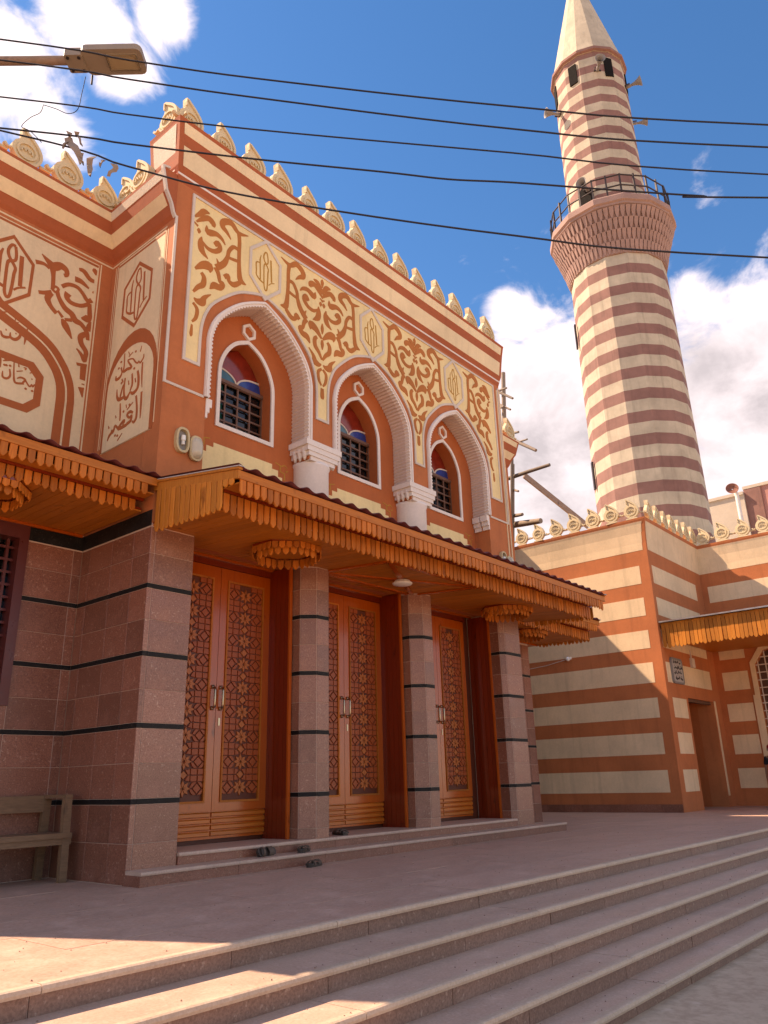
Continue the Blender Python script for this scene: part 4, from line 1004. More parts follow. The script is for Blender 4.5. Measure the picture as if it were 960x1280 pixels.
# sandals left by the doors
def sandal(loc, rz, label, tilt=0.0):
    t = thing('sandal', label, 'sandal', loc); t['group'] = 'sandals left on the steps'
    Mx = Matrix.Translation(loc) @ Matrix.Rotation(rz, 4, 'Z') @ Matrix.Rotation(tilt, 4, 'X')
    foot = [(-.13, -.03), (-.135, .0), (-.13, .03), (-.06, .036), (.03, .043), (.09, .045), (.125, .03), (.135, .0), (.12, -.03), (.06, -.042), (-.04, -.034)]
    P = lambda u, v, n: (u, v, n)
    obj('sole', MB().prism(foot, P, 0, .028).mesh('sole', 'leather'), t, Mx)
    def strap(xa, w, h):
        m = MB(); a = arc((0, .02), .05, h, 0, 180, 8); b = arc((0, .02), .044, h-.008, 0, 180, 8); k = 9
        vs = [(xa, y, z) for y, z in a]+[(xa, y, z) for y, z in b]+[(xa+w, y, z) for y, z in a]+[(xa+w, y, z) for y, z in b]
        m.add(vs, [f for i in range(8) for f in ((i, i+1, k+i+1, k+i), (2*k+i, 3*k+i, 3*k+i+1, 2*k+i+1), (i, 2*k+i, 2*k+i+1, i+1), (k+i, k+i+1, 3*k+i+1, 3*k+i))])
        return m.mesh('strap', 'leather_strap')
    obj('strap', strap(.0, .07, .042), t, Mx); obj('strap', strap(-.09, .03, .045), t, Mx)
    obj('heel_counter', MB().ring([(-.135, -.038), (-.145, 0), (-.135, .038), (-.10, .043), (-.10, -.043)], [(-.128, -.03), (-.136, 0), (-.128, .03), (-.101, .036), (-.101, -.036)], P, .02, .038).mesh('heel_counter', 'leather'), t, Mx)
sandal((5.62, 6.40, .15), .15, 'dark sandal tipped on its side against the upper riser', 1.15)
sandal((6.12, 6.36, .121), .5, 'dark open sandal lying on the lower plinth slab below the octagonal column')
p = onZ(396, 1083, 0); sandal((p.x, p.y+.03, .001), .35, 'dark strapped sandal on the paving at the foot of the plinth')
sandal((6.93, 6.62, .228), 1.3, 'black sandal on the top plinth slab beside the octagonal column')
# ------------------------------------------------------------------ striped side building
RB = thing('side_building', 'low cream and terracotta striped building with crenellated parapet before the minaret', 'building', (19, 8, 0))
RX0, RY0, RXI, RYE = 17.3, 6.53, 20.8, 1.6
CR = [(4.98, 5.41), (4.23, 4.65), (3.485, 3.895), (2.716, 3.166), (1.956, 2.387), (1.187, 1.638), (.404, .859)]
W1, W2, W3 = PX(RX0), PF(RY0), PX(RXI)
part('long_wall', MB().box((RX0, RY0, GZ), (RX0+.3, 14, 6.3)), 'rust', RB)
m = MB(); DX0, DX1, DZ = 18.52, 20.22, 2.43
m.prism([(RX0+.301, GZ), (RX0+.301, 6.3), (RXI-.001, 6.3), (RXI-.001, GZ), (DX1, GZ), (DX1, DZ), (DX0, DZ), (DX0, GZ)], W2, -.4, 0); part('return_wall', m, 'rust', RB)
m = MB(); WC = 4.70
WO = half_to_full([(-.86, 1.10), (-.86, 3.30), (-.62, 3.62), (0, 3.74)])
holed(m, [(RYE, GZ), (RY0+.4, GZ), (RY0+.4, 6.3), (RYE, 6.3)], [[(u+WC, v) for u, v in WO]], W3, -.3, 0); part('inner_wall', m, 'rust', RB)
part('inner_core', MB().box((RX0+.31, 8.6, 0), (34, 14, 6.2)), 'core', RB)
part('inner_core', MB().box((RXI+.31, RYE, GZ), (34, 8.59, 6.2)), 'core', RB)
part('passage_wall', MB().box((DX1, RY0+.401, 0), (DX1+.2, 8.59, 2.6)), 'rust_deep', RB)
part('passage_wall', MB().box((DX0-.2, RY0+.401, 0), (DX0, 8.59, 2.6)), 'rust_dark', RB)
part('passage_wall', MB().box((DX0, 8.45, 0), (DX1, 8.59, 2.6)), 'core', RB)
part('passage_ceiling', MB().box((DX0-.2, RY0+.401, DZ), (DX1+.2, 8.59, DZ+.1)), 'rust_dark', RB)
dr = holder('door', RB, (DX0, RY0+.1, 0))
part('frame', MB().box((DX0, RY0+.06, 0), (DX0+.10, RY0+.16, DZ)).box((DX0+.10, RY0+.06, DZ-.07), (DX1, RY0+.16, DZ)), 'grille_brown', dr)
part('leaf', MB().box((DX0+.10, RY0+.16, .01), (DX0+.15, RY0+1.0, DZ-.08)), 'grille_brown', dr)
part('light_switch', MB().box((DX1-.012, 7.28, 1.50), (DX1-.001, 7.38, 1.60)), 'plastic_white', RB)
def panel(pl, u0, u1, z0, z1, mat='cream_rb'): part('painted_panel', MB().prism([(u0, z0), (u0, z1), (u1, z1), (u1, z0)], pl, -.001, .004), mat, RB)
for z0, z1 in CR:
    panel(W1, 6.765, 13.9, z0, z1)
    if z0 > 2.6: panel(W2, 17.45, 20.3, z0, z1)
    else: panel(W2, 17.56, 18.40, z0, z1)
    panel(W3, 5.76 if z0 < 4 else RYE+.1, 6.38, z0, z1)
panel(W2, 20.28, 20.40, .25, 2.45)
for i in range(13): part('base_tile', MB().box((RX0-.012, RY0+.01+.46*i, 0), (RX0+.02, RY0+.465+.46*i, .165)), 'tile', RB)
cornice('parapet', [(RX0, 14), (RX0, RY0), (RXI, RY0), (RXI, RYE)], [(0, 5.60), (.004, 5.95), (.02, 6.2), (.05, 6.40), (.075, 6.50), (.08, 6.545)],
        [(5.77, 5.95, 'cream_rb', [0], 0, .10), (5.95, 6.2, 'cream_rb', [0], 0, .09), (6.2, 6.40, 'cream_rb', [0], 0, .08), (6.40, 6.455, 'cream_rb', [0], 0, .07),
         (5.77, 5.95, 'cream_rb', [1], .06, 0), (5.95, 6.2, 'cream_rb', [1], .06, 0), (6.2, 6.40, 'cream_rb', [1], .06, 0), (6.40, 6.455, 'cream_rb', [1], .06, 0),
         (5.77, 5.95, 'cream_rb', [2], 0, 0), (5.95, 6.2, 'cream_rb', [2], 0, 0), (6.2, 6.40, 'cream_rb', [2], 0, 0), (6.40, 6.455, 'cream_rb', [2], 0, 0)], RB, body='rust', back=.3)
part('roof', MB().box((RX0+.29, RY0+.29, 6.2), (34, 14, 6.25)), 'far_wall', RB); part('roof', MB().box((RXI+.29, RYE, 6.2), (34, RY0+.28, 6.25)), 'far_wall', RB)
for i in range(15): obj('merlon', mer, RB, TM(RX0-.03, 6.76+.505*i, 6.544, RX))
for i in range(7): obj('merlon', mer, RB, TM(17.72+.49*i, RY0-.0, 6.544))
for i in range(9): obj('merlon', mer, RB, TM(RXI-.03, 6.28-.505*i, 6.544, RX))
# its canopy
rc = holder('canopy', RB, (19, 4.4, 4.0)); CXF = 17.40
part('roof_sheet', MB().add([(CXF-.10, 6.50, 4.02), (RXI-.01, 6.50, 4.30), (RXI-.01, 1.7, 4.30), (CXF-.10, 1.7, 4.02), (CXF-.10, 6.50, 4.05), (RXI-.01, 6.50, 4.33), (RXI-.01, 1.7, 4.33), (CXF-.10, 1.7, 4.05)],
     [(0, 1, 2, 3), (4, 5, 6, 7), (0, 1, 5, 4), (1, 2, 6, 5), (2, 3, 7, 6), (3, 0, 4, 7)]), 'metal_grey', rc)
part('soffit', MB().box((CXF+.03, 1.7, 3.70), (RXI-.02, 6.50, 3.73)), 'pine_soffit', rc)
part('fascia_board', MB().box((CXF+.001, 1.7, 3.96), (CXF+.03, 6.50, 4.018)), 'pine_y', rc); part('fascia_back', MB().box((CXF+.016, 1.7, 3.55), (CXF+.028, 6.50, 3.959)), 'jamb_wood', rc)
pr = [plank_me(.079, .56+d, .02, 'pine_y') for d in (-.012, 0, .012)]
for i in range(54): obj('plank', pr[(i*5) % 3], rc, Matrix.Translation((CXF+.012+jitter(.003), 6.45-.088*i, 4.012)) @ Matrix.Rotation(RX, 4, 'Z') @ Matrix.Rotation(jitter(.02), 4, 'Y'))
# its window
rwn = holder('window', RB, (RXI, WC, 1.1)); U3 = lambda pts: [(u+WC, v) for u, v in pts]
WOo = half_to_full([(-1.02, 1.02), (-1.02, 2.56), (-.97, 2.56), (-.97, 3.35), (-.68, 3.74), (0, 3.88)]); WOi = half_to_full([(-.86, 1.10), (-.86, 2.50), (-.86, 2.56), (-.86, 3.30), (-.62, 3.62), (0, 3.74)])
part('surround', MB().ring(U3(WOo), U3(WOi), W3, -.001, .03), 'cream_rb', rwn)
for i in range(10): part('bar', MB().box((RXI+.06, WC-.80+.178*i-.012, 1.1), (RXI+.08, WC-.80+.178*i+.012, 3.7)), 'trim_grey', rwn)
for i in range(14): part('bar', MB().box((RXI+.055, WC-.86, 1.25+.185*i-.012), (RXI+.085, WC+.86, 1.25+.185*i+.012)), 'trim_grey', rwn)
part('glass_pane', MB().box((RXI+.2, WC-.9, 1.0), (RXI+.22, WC+.9, 3.8)), 'grille_brown', rwn)
# plaque, bulb, box on its walls
pq = thing('plaque', 'grey carved stone plaque with black Arabic lines beside the dark doorway', 'plaque', (18.03, RY0, 2.73))
Pq = lambda u, v, n: (u, RY0-.004-n, v)
part('slab', MB().prism(octo(.33, .285, .05, (18.03, 3.0)), Pq, 0, .035), 'stone_plaque', pq)
s = Strokes(lambda u, v, n: (u, RY0-.039-n, v)); rg = random.Random(4)
for r, z in enumerate((3.19, 3.07, 2.95, 2.83)):
    x = 18.03-.22+rg.uniform(0, .05)
    while x < 18.03+.20:
        L = rg.uniform(.06, .13); pts = [(x+L*i/5, z+rg.uniform(-.028, .028), rg.uniform(.018, .034)) for i in range(6)]; s.stroke(pts); s.dot(x+L*.5, z+.05, .011); x += L+.03
part('lettering', s.mb, 'ink', pq, kind='stuff')
m = MB(); m.ring(octo(.335, .29, .05, (18.03, 3.0)), octo(.295, .25, .045, (18.03, 3.0)), Pq, -.001, .042); part('frame', m, 'speaker_grey', pq)
p = onX(713, 823, RX0)
bl = thing('wall_bulb', 'small bare white bulb on a cable across the striped wall', 'bulb', (RX0, p.y, p.z))
part('socket', MB().tube([(RX0, p.y, p.z), (RX0-.09, p.y, p.z-.02)], .035, 10), 'plastic_white', bl); part('bulb', MB().lathe([(.01, -.06), (.045, -.04), (.05, 0), (.03, .04)], (RX0-.13, p.y, p.z-.02), 12), 'bulb', bl)
q = onX(655, 838, RX0); part('wire', MB().tube([(RX0-.008, p.y, p.z), (RX0-.008, (p.y+q.y)/2, (p.z+q.z)/2-.03), (RX0-.008, q.y, q.z)], .008, 6), 'trim_grey', bl)
p = onY(864, 829, RY0); solo('junction_box', MB().box((p.x-.09, RY0-.06, p.z-.11), (p.x+.09, RY0, p.z+.11)).box((p.x-.02, RY0-.03, p.z+.11), (p.x+.02, RY0, p.z+.3)), 'trim_grey', 'small grey electrical box above the dark doorway', 'electrical box')
# ------------------------------------------------------------------ minaret
MN = thing('minaret', 'tall tapering minaret striped in brown and cream with balcony and pointed cone', 'minaret', (24.7, 8.95, 6.2))
MC = (24.7, 8.95, 0); NS = 14
vx, vy = -24.7, -8.95; PH = math.atan2(vy, vx)+math.radians(-10.9)
def banded(prof_r, z0, z1, zc, pitch, rw, name, extra=None):
    zs = {z0, z1}; k = -40
    while k < 40:
        for e in (-rw/2, rw/2):
            z = zc+k*pitch+e
            if z0+.01 < z < z1-.01: zs.add(z)
        k += 1
    zs = sorted(zs); prof = [(prof_r(z), z) for z in zs]; mis = []
    for a, b in zip(zs, zs[1:]):
        t = ((a+b)/2-zc)/pitch; mis.append(1 if abs(t-round(t))*pitch < rw/2 else 0)
    part(name, MB().lathe(prof, MC, NS, smooth=False, phase=PH, mis=mis), ['minaret_cream', 'minaret_rust'], MN)
banded(lambda z: 1.81-(z-6.2)*.0075, 6.2, 18.32, 17.66, .826, .40, 'lower_shaft')
banded(lambda z: 1.47-(z-20.4)*.006, 20.45, 28.2, 24.2, .785, .38, 'upper_shaft')
m = MB(); tiers = [(18.32, 18.75, 1.79, 1.86), (18.75, 19.15, 1.88, 1.97), (19.15, 19.55, 2.0, 2.09), (19.55, 19.95, 2.12, 2.22)]
m.lathe([(1.74, 18.30), (1.80, 18.75), (1.90, 19.15), (2.02, 19.55), (2.14, 19.97)], MC, NS*2, smooth=False, phase=PH)
for ti, (za, zb, ra, rb) in enumerate(tiers):
    n = 70
    for j in range(n):
        th = 2*math.pi*(j+.5*(ti % 2))/n; w = 2*math.pi*ra/n*.42
        rx, ry = math.cos(th), math.sin(th); tx, ty = -ry, rx
        def P3(u, r, z): return (MC[0]+rx*r+tx*u, MC[1]+ry*r+ty*u, z)
        m.add([P3(-w*.35, ra-.03, za), P3(w*.35, ra-.03, za), P3(w, ra+.02, za+.22), P3(w, rb+.02, zb), P3(-w, rb+.02, zb), P3(-w, ra+.02, za+.22), P3(-w, ra-.14, zb), P3(w, ra-.14, zb), P3(-w*.35, ra-.14, za), P3(w*.35, ra-.14, za)],
              [(0, 1, 2, 3, 4, 5), (3, 7, 6, 4), (0, 5, 4, 6, 8), (1, 9, 7, 3, 2), (0, 8, 9, 1)])
part('muqarnas_corbel', m, 'minaret_corbel', MN)
part('balcony_slab', MB().lathe([(2.16, 19.97), (2.27, 20.02), (2.27, 20.10), (2.34, 20.14), (2.34, 20.36), (2.30, 20.42), (1.4, 20.46)], MC, NS, smooth=False, phase=PH), 'minaret_corbel', MN)
rl = holder('railing', MN, (24.7, 8.95, 20.4))
for z in (20.82, 21.28): part('rail', MB().tube([(MC[0]+2.24*math.cos(2*math.pi*j/NS+PH), MC[1]+2.24*math.sin(2*math.pi*j/NS+PH), z) for j in range(NS+1)], .028, 6), 'iron', rl)
post_me = MB().box((-.028, -.028, 20.40), (.028, .028, 21.33)).mesh('post', 'iron')
for j in range(NS*2): th = 2*math.pi*j/NS/2+PH; obj('post', post_me, rl, T(MC[0]+2.22*math.cos(th), MC[1]+2.22*math.sin(th), 0, th))
part('cone', MB().lathe([(1.46, 28.2), (1.55, 28.24), (1.55, 28.36), (1.48, 28.40), (.44, 32.9), (.02, 35.2)], MC, NS, smooth=False, phase=PH, mis=[1, 1, 1, 0, 0]), ['minaret_cream', 'minaret_rust'], MN)
def on_shaft(dth, r): th = math.atan2(vy, vx)+dth; return th, MC[0]+r*math.cos(th), MC[1]+r*math.sin(th)
op = MB().box((-.05, -.17, 0), (.03, .17, .95)).mesh('opening', 'void')
for dd in (-.40, .62, -1.25, 1.6): th, x, y = on_shaft(dd, 1.415); obj('opening', op, MN, T(x, y, 26.9, th))
th, x, y = on_shaft(-.52, 1.455); obj('balcony_door', MB().prism([(-.27, 0), (-.27, 1.1), (-.15, 1.35), (0, 1.42), (.15, 1.35), (.27, 1.1), (.27, 0)], lambda u, v, n: (n, u, v), -.05, .04).mesh('balcony_door', 'void'), MN, T(x, y, 20.46, th))
slit = MB().box((-.04, -.07, 0), (.02, .07, 1.0)).mesh('slit_window', 'iron')
for dd, z in ((-1.35, 15.6), (-1.25, 10.0)): th, x, y = on_shaft(dd, 1.79+.03*(15.6-z)/5.6); obj('slit_window', slit, MN, T(x, y, z, th))
def horn(dd, r, z, label, big=1.0):
    th, x, y = on_shaft(dd, r); t = thing('loudspeaker', label, 'loudspeaker', (x, y, z), 'horn loudspeakers on the minaret'); big *= .66
    Mx = Matrix.Translation((x, y, z)) @ Matrix.Rotation(th, 4, 'Z') @ Matrix.Rotation(math.radians(90), 4, 'Y')
    obj('bell', MB().lathe([(.05*big, .10), (.10*big, .28), (.18*big, .42), (.30*big, .52), (.315*big, .52), (.20*big, .40), (.11*big, .26), (.065*big, .08)], (0, 0, 0), 20, cap=False).mesh('bell', 'speaker_grey', False), t, Mx)
    obj('driver', MB().lathe([(.09*big, -.08), (.10*big, 0), (.10*big, .10), (.05*big, .14)], (0, 0, 0), 14).mesh('driver', 'speaker_grey'), t, Mx)
    obj('bracket', MB().box((-.02, -.14, -.12), (.02, .14, -.06)).box((-.02, -.14, -.12), (.02, -.11, .1)).mesh('bracket', 'iron'), t, Mx)
    obj('throat_plug', MB().lathe([(.05*big, .12), (.055*big, .36), (.02*big, .42)], (0, 0, 0), 10).mesh('throat_plug', 'iron'), t, Mx)
horn(.28, 1.50, 27.15, 'round horn loudspeaker facing the square under the minaret cone'); horn(1.35, 1.50, 26.95, 'horn loudspeaker on the shaded flank just under the cone'); horn(-1.05, 1.55, 26.2, 'horn loudspeaker on the sunlit flank below the cone'); horn(1.75, 1.50, 25.6, 'lower horn loudspeaker jutting from the shaded flank of the minaret', .8)
horn(-.38, 1.6, 21.55, 'horn loudspeaker above the minaret balcony door', 1.05)
# ------------------------------------------------------------------ scaffold between mosque and side building
SF = thing('scaffold', 'rough timber scaffold of tied poles rising behind the mosque corner', 'scaffold', (15, 8.6, 0))
def px(x, y, X=15.0): return onX(x, y, X)
def pole(a, b, r, mat='pole_wood', name='pole'):
    a, b = Vector(a), Vector(b); md = (a+b)/2+Vector((random.uniform(-.02, .02), random.uniform(-.02, .02), 0)); part(name, MB().tube([a, md, b], [r*.78, r*.72, r*.62], 8), mat, SF)
a = px(629, 466); pole((a.x, a.y+.75, 0), (a.x, a.y, a.z), .085)
a2 = px(633, 540, 15.15); pole((a2.x, a2.y+.75, 0), (a2.x, a2.y, a2.z+.9), .07)
b = px(644, 615, 14.9); pole((b.x, b.y+.75, 0), (b.x, b.y, b.z+.7), .07)
c = px(640, 560, 14.8); pole((c.x, c.y+.75, 0), (c.x, c.y, c.z), .06)
d = px(628, 495); pole((d.x+.1, d.y+.75, 0), (d.x+.1, d.y, d.z), .05)
for (x0, y0, x1, y1, r) in ((614, 485, 641, 498, .045), (620, 490, 633, 485, .04), (618, 502, 638, 512, .04), (620, 513, 630, 508, .04), (636, 543, 648, 540, .045), (640, 555, 659, 549, .035), (640, 549, 670, 563, .06), (636, 598, 687, 581, .065), (640, 645, 653, 643, .06), (643, 656, 676, 651, .10), (640, 612, 648, 614, .04)):
    p, q = px(x0, y0, 14.95), px(x1, y1, 14.7); pole(p, q, r, name='ledger')
p, q = px(655, 594, 17.45), onX(735, 658, 19.8); d = (q-p).normalized(); up = Vector((0, 0, 1)).cross(d).normalized()*.025; sd = d.cross(up).normalized()*.085
part('plank', MB().add([p+up+sd, p-up+sd, p-up-sd, p+up-sd, q+up+sd, q-up+sd, q-up-sd, q+up-sd], [(0, 1, 2, 3), (4, 5, 6, 7), (0, 1, 5, 4), (1, 2, 6, 5), (2, 3, 7, 6), (3, 0, 4, 7)]), 'beam_wood', SF)
# ------------------------------------------------------------------ power line, poles and street lamp
NPL = Vector((.76, .65, 0)); UL = Vector((.65, -.76, 0)).normalized()
def on_plane(x, y, c): d = ray(x, y); return EYE + d*((c-NPL.dot(EYE))/NPL.dot(d))
WIRES = [[(0, 49), (160, 75), (320, 98), (640, 133), (960, 156)], [(0, 75), (160, 99), (320, 122), (640, 161), (960, 184)], [(0, 121), (160, 143), (320, 162), (640, 191), (960, 218)], [(0, 160), (160, 180), (320, 199), (480, 215), (560, 224), (640, 228), (760, 237), (880, 245), (960, 247)], [(0, 163), (160, 208), (320, 247), (640, 294), (960, 322)]]
WL = ['topmost black cable of the power line, passing over the street lamp head', 'second black cable from the top of the power line', 'third black cable of the power line, with a loose wire tied on it', 'fourth black cable with shreds of rag snagged on it', 'lowest black cable of the power line, steepest and sagging across the facade']
PLX, PRX = Vector((-1.5, 9.0, 0)), Vector((9.6, -4.36, 0))
WPTS = []
for k, w in enumerate(WIRES):
    P = [on_plane(x, y, 4.45) for x, y in w]
    sl = (P[1].z-P[0].z)/((P[1]-P[0]).dot(UL)); sr = (P[-1].z-P[-2].z)/((P[-1]-P[-2]).dot(UL))
    la = (P[0]-PLX).dot(UL); ra = (PRX-P[-1]).dot(UL)
    L = P[0]-UL*la; L.z = P[0].z-sl*la*.8; Rr = P[-1]+UL*ra; Rr.z = P[-1].z+sr*ra*.6
    pts = cat_rom([tuple(L)]+[tuple(p) for p in P]+[tuple(Rr)], 6); WPTS.append((L, Rr, P))
    solo('power_cable', MB().tube(pts, .0068 if k != 2 else .006, 6), 'cable', WL[k], 'cable', 'cables of the power line')
for nm, base, idx, lab in (('utility_pole', PLX, 0, 'tall grey utility pole carrying the cables and street lamp'), ('utility_pole', PRX, 1, 'far grey utility pole on the street side of the cables')):
    t = thing(nm, lab, 'utility pole', (base.x, base.y, GZ)); zt = max(w[idx].z for w in WPTS)+.3
    part('shaft', MB().tube([(base.x, base.y, GZ), (base.x, base.y, zt)], [.13, .085], 14), 'concrete_pole', t)
    for w in WPTS:
        e = w[idx]; part('insulator', MB().lathe([(.03, -.05), (.05, -.02), (.03, 0), (.05, .02), (.03, .05)], tuple(e), 10), 'plastic_white', t)
        part('bracket', MB().tube([(base.x, base.y, e.z), tuple(e)], .015, 6), 'iron', t)
A, B = on_plane(84, 78, 4.72), on_plane(180, 78, 4.72); A.z = B.z = (A.z+B.z)/2
SLt = thing('street_lamp', 'flat brown-grey street lamp head on a long pipe arm', 'street lamp', tuple(A))
U = (B-A).normalized(); V = Vector((0, 0, 1)).cross(U); LL = (B-A).length
def LP(u, v, n): return A+U*u+V*v+Vector((0, 0, n))
rr = lambda u0, u1, v0, v1, r: [(u0+r*(1-math.cos(t)), v0+r*(1-math.sin(t))) for t in (0, .5, 1.0, 1.57)]+[(u1-r*(1-math.sin(t)), v0+r*(1-math.cos(t))) for t in (0, .5, 1.0, 1.57)]+[(u1-r*(1-math.cos(t)), v1-r*(1-math.sin(t))) for t in (0, .5, 1.0, 1.57)]+[(u0+r*(1-math.sin(t)), v1-r*(1-math.cos(t))) for t in (0, .5, 1.0, 1.57)]
part('housing', MB().prism(rr(LL*.22, LL, -.12, .12, .05), LP, 0, .055).prism(rr(LL*.3, LL*.95, -.09, .09, .04), LP, .055, .085), 'lamp_body', SLt)
part('lens_frame', MB().ring(rr(LL*.53, LL*.93, -.078, .078, .012), rr(LL*.555, LL*.905, -.06, .06, .01), LP, -.012, .001), 'lamp_body', SLt)
part('lens', MB().prism(rr(LL*.54, LL*.92, -.07, .07, .01), LP, -.006, .0005), 'lamp_lens', SLt)
part('mount', MB().prism(rr(0, LL*.235, -.085, .085, .015), LP, -.012, .065), 'lamp_body', SLt)
for u in (LL*.045, LL*.19):
    for v in (-.06, .06): part('bolt', MB().tube([LP(u, v, -.022), LP(u, v, -.005)], .013, 8), 'bolt', SLt)
arm_l = (A-Vector((PLX.x, PLX.y, A.z))).length
part('arm', MB().tube([LP(LL*.06, 0, .028), LP(-1.0, 0, .045), LP(-arm_l+.05, 0, .16)], [.036, .036, .045], 12), 'beam_wood', SLt)
part('lamp_wire', MB().tube([LP(LL*.26, .12, .0), LP(LL*.26, .125, -.09)], .008, 6), 'cable', SLt)
# loose wires and snagged rags
e1 = on_plane(107, 96, 4.47); e2 = on_plane(97, 137, 4.44)
solo('loose_wire', MB().tube(cat_rom([tuple(e1), tuple(on_plane(102, 118, 4.46)), tuple(e2), tuple(on_plane(85, 142, 4.44)), tuple(on_plane(70, 136, 4.44)), tuple(on_plane(54, 131, 4.45))], 4), .003, 5), 'cable', 'thin loose wire dangling from the street lamp to a cable', 'wire')
solo('loose_wire', MB().tube(cat_rom([tuple(on_plane(54, 132, 4.45)), tuple(on_plane(50, 141, 4.45)), tuple(on_plane(38, 147, 4.45)), tuple(on_plane(27, 158, 4.45)), tuple(on_plane(38, 164, 4.45)), tuple(on_plane(52, 178, 4.45))], 4), .003, 5), 'cable', 'thin crooked wire looped between two cables above the side merlons', 'wire')
rg = random.Random(11)
def rag(x, y, w, h, label):
    m = MB(); n = 5; L = []
    for i in range(n+1):
        t = i/n; c = on_plane(x+w*.35*math.sin(3*t+x)+rg.uniform(-.12, .12)*w, y+h*t, 4.45); L.append((c, (w*.3*(1-.6*t))*.0058*rg.uniform(.6, 1.3)))
    vs = []
    for c, r in L: vs += [c-UL*r+NPL*rg.uniform(-.02, .02), c+UL*r+NPL*rg.uniform(-.02, .02), c+NPL*.012]
    m.add(vs, [f for i in range(n) for f in ((3*i, 3*i+1, 3*i+4, 3*i+3), (3*i+1, 3*i+2, 3*i+5, 3*i+4), (3*i+2, 3*i, 3*i+3, 3*i+5))]); o = solo('rag', m, 'rag', label, 'rag', 'rags snagged on the cables')
rag(83, 165, 11, 20, 'knotted rag shred hanging on the fourth cable'); rag(93, 170, 22, 34, 'largest grey rag shred strung between the two lower cables'); rag(99, 166, 9, 16, 'narrow rag shred above the lowest cable, against the big rag')
rag(104, 192, 8, 14, 'short rag shred on the lowest cable next to the big rag'); rag(116, 194, 16, 26, 'wide torn rag draped under the lowest cable'); rag(128, 199, 7, 10, 'small rag shred on the lowest cable past the wide torn rag'); rag(139, 203, 13, 16, 'curled pale rag strip trailing off the lowest cable')
# ------------------------------------------------------------------ far roofs and dish
def far_block(xa, ya, xb, yb, X, mat, label, cap=None):
    p, q = onX(xa, ya, X), onX(xb, yb, X); z = (p.z+q.z)/2
    t = thing('far_building', label, 'building', (X+3, (p.y+q.y)/2, 0))
    part('wall', MB().box((X, min(p.y, q.y), 0), (X+6, max(p.y, q.y), z)), mat, t)
    part('parapet_cap', MB().box((X-.08, min(p.y, q.y)-.0, z), (X+6.1, max(p.y, q.y)+.0, z+.14)), cap or mat, t)
    return t, p, q, z
far_block(876, 632, 929, 617, 36.0, 'far_wall', 'plain beige rooftop wall showing past the foot of the minaret')
t, p, q, z = far_block(929, 614, 1010, 592, 36.2, 'far_pink', 'pink rendered rooftop wall with a rust edge behind the striped parapet', 'far_wall')
yy = max(p.y, q.y); part('corner_strip', MB().box((36.13, yy-.75, 4), (36.19, yy-.02, z-.02)), 'minaret_rust', t)
c = onX(917, 613, 35.0); b_ = onX(926, 645, 35.0)
DS = thing('satellite_dish', 'rusty round satellite dish on a white post above the striped parapet', 'satellite dish', (35, b_.y, 6))
part('post', MB().tube([(35, b_.y, 5.5), (35, b_.y, c.z-.3), (35, (c.y+b_.y)/2, c.z-.05)], .09, 8), 'plastic_white', DS)
Mx = Matrix.Translation((34.8, c.y, c.z)) @ Matrix.Rotation(math.radians(-75), 4, 'Y') @ Matrix.Rotation(math.radians(18), 4, 'X') @ Matrix.Scale(.45, 4)
obj('bowl', MB().lathe([(.05, 0), (.3, .04), (.5, .12), (.58, .18), (.60, .18), (.5, .09), (.3, .01), (.05, -.03)], (0, 0, 0), 24, cap=False).mesh('bowl', 'dish_rust', False), DS, Mx)
obj('feed_arm', MB().tube([(0, -.5, .12), (0, 0, .55)], .02, 6).mesh('feed_arm', 'iron'), DS, Mx)
# ------------------------------------------------------------------ child by the side building
def skin_obj(name, verts, edges, radii, mat, parent, root=0, lvl=2, Mx=None):
    me = bpy.data.meshes.new(name); me.from_pydata(verts, edges, []); me.materials.append(MATS[mat])
    o = obj(name, me, parent, Mx)
    sk = o.modifiers.new('skin', 'SKIN'); sk.use_smooth_shade = True
    bpy.context.view_layer.update()
    if not me.skin_vertices:
        b = bmesh.new(); b.from_mesh(me); b.verts.layers.skin.verify(); b.to_mesh(me); b.free()
    for v, r in zip(me.skin_vertices[0].data, radii): v.radius = (r, r) if not isinstance(r, tuple) else r; v.use_root = False
    me.skin_vertices[0].data[root].use_root = True
    o.modifiers.new('sub', 'SUBSURF').levels = lvl; o.modifiers['sub'].render_levels = lvl
    return o
pp = onX(951, 965, 20.2)
PX_, PY_ = 20.2, pp.y-.31
PE = thing('person', 'child in a dark shirt and red cap standing by the arched window', 'person', (PX_, PY_, 0))
PM = T(PX_, PY_, 0, math.radians(180)); H = 1.34/1.75
def S(L): return [tuple(c*H for c in v) for v in L]
V_ = S([(0, 0, .95), (0, 0, 1.15), (0, 0, 1.38), (.01, 0, 1.50), (.02, 0, 1.60), (.03, 0, 1.70), (0, .19, 1.40), (.01, .23, 1.13), (.05, .24, .90), (0, -.19, 1.40), (.01, -.23, 1.13), (.05, -.24, .90), (0, .095, .88), (.01, .10, .50), (-.01, .10, .08), (.12, .10, .04), (0, -.095, .88), (.03, -.10, .50), (.01, -.10, .08), (.14, -.10, .04)])
E_ = [(0, 1), (1, 2), (2, 3), (3, 4), (4, 5), (2, 6), (6, 7), (7, 8), (2, 9), (9, 10), (10, 11), (0, 12), (12, 13), (13, 14), (14, 15), (0, 16), (16, 17), (17, 18), (18, 19)]
R0 = [.115, .11, .12, .05, .075, .085, .05, .038, .026, .05, .038, .026, .075, .052, .036, .03, .075, .052, .036, .03]
skin_obj('body', V_, E_, [r*H for r in R0], 'skin', PE, Mx=PM)
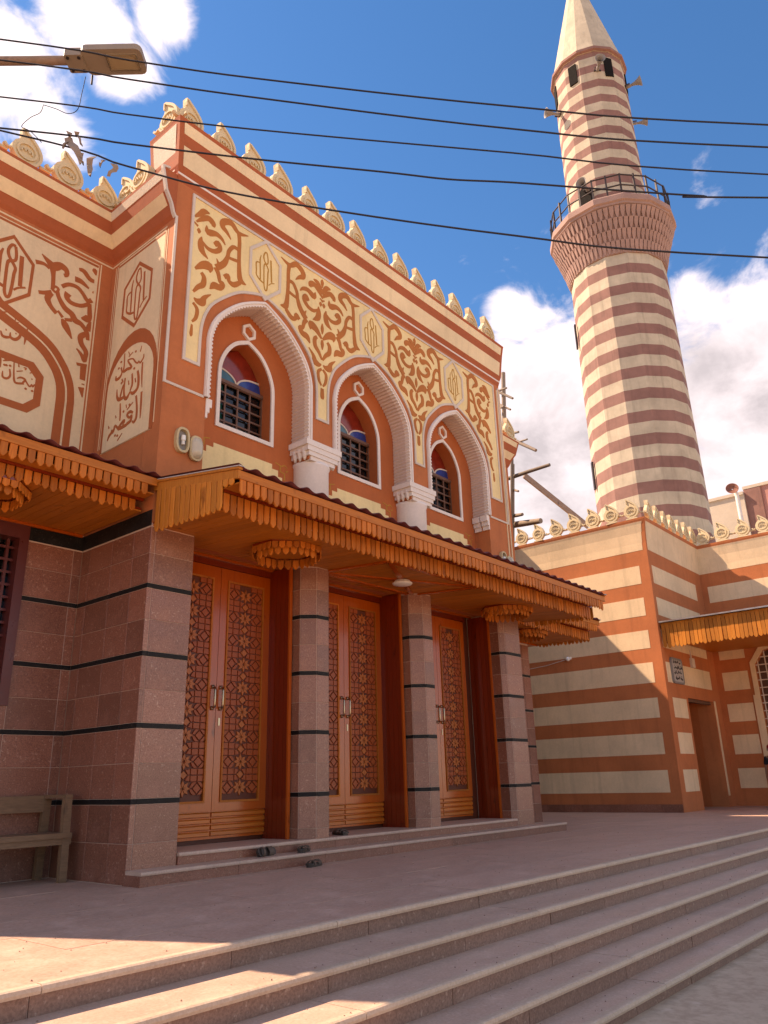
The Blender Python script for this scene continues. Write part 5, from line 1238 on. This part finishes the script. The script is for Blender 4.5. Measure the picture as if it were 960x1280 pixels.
skin_obj('shirt', S([(0, 0, .86), (0, 0, 1.15), (0, 0, 1.40), (0, .185, 1.405), (.01, .225, 1.18), (0, -.185, 1.405), (.01, -.225, 1.18)]), [(0, 1), (1, 2), (2, 3), (3, 4), (2, 5), (5, 6)], [r*H for r in (.145, .135, .135, .068, .062, .068, .062)], 'shirt', PE, Mx=PM)
skin_obj('trousers', S([(0, 0, .93), (0, .095, .86), (.01, .10, .50), (-.01, .10, .10), (0, -.095, .86), (.03, -.10, .50), (.01, -.10, .10)]), [(0, 1), (1, 2), (2, 3), (0, 4), (4, 5), (5, 6)], [r*H for r in (.12, .095, .072, .058, .095, .072, .058)], 'trousers', PE, Mx=PM)
for sg in (1, -1):
    for f in range(5):
        a = (f-2)*.016; L = (.055, .075, .08, .076, .06)[f] if f else .05
        base = (.055+a, sg*.24, .84) if f else (.075, sg*.235, .87)
        skin_obj('finger', S([base, (base[0]+.012, base[1], base[2]-L*.5), (base[0]+.008, base[1]-sg*.012, base[2]-L)]), [(0, 1), (1, 2)], [r*H for r in (.010, .009, .007)], 'skin', PE, lvl=1, Mx=PM)
    obj('palm', MB().box((.02*H, (sg*.24-.014)*H, .82*H), (.09*H, (sg*.24+.014)*H, .90*H)).mesh('palm', 'skin'), PE, PM)
    obj('ear', MB().lathe([(.006, -.03), (.016, 0), (.006, .03)], (.02*H, sg*.098*H, 1.64*H), 8).mesh('ear', 'skin'), PE, PM)
    obj('eye', MB().lathe([(.002, -.008), (.010, 0), (.002, .008)], (.112*H, sg*.032*H, 1.655*H), 8).mesh('eye', 'ink'), PE, PM)
obj('nose', MB().tube([(.105*H, 0, 1.655*H), (.132*H, 0, 1.615*H), (.11*H, 0, 1.605*H)], [.008, .013, .01], 8).mesh('nose', 'skin'), PE, PM)
obj('mouth', MB().box((.10*H, -.025*H, 1.565*H), (.112*H, .025*H, 1.575*H)).mesh('mouth', 'red_cap'), PE, PM)
obj('cap', MB().lathe([(.107, 1.665), (.108, 1.70), (.098, 1.75), (.06, 1.785), (.005, 1.80)], (.025, 0, 0), 20).mesh('cap', 'red_cap'), PE, PM @ Matrix.Scale(H, 4))
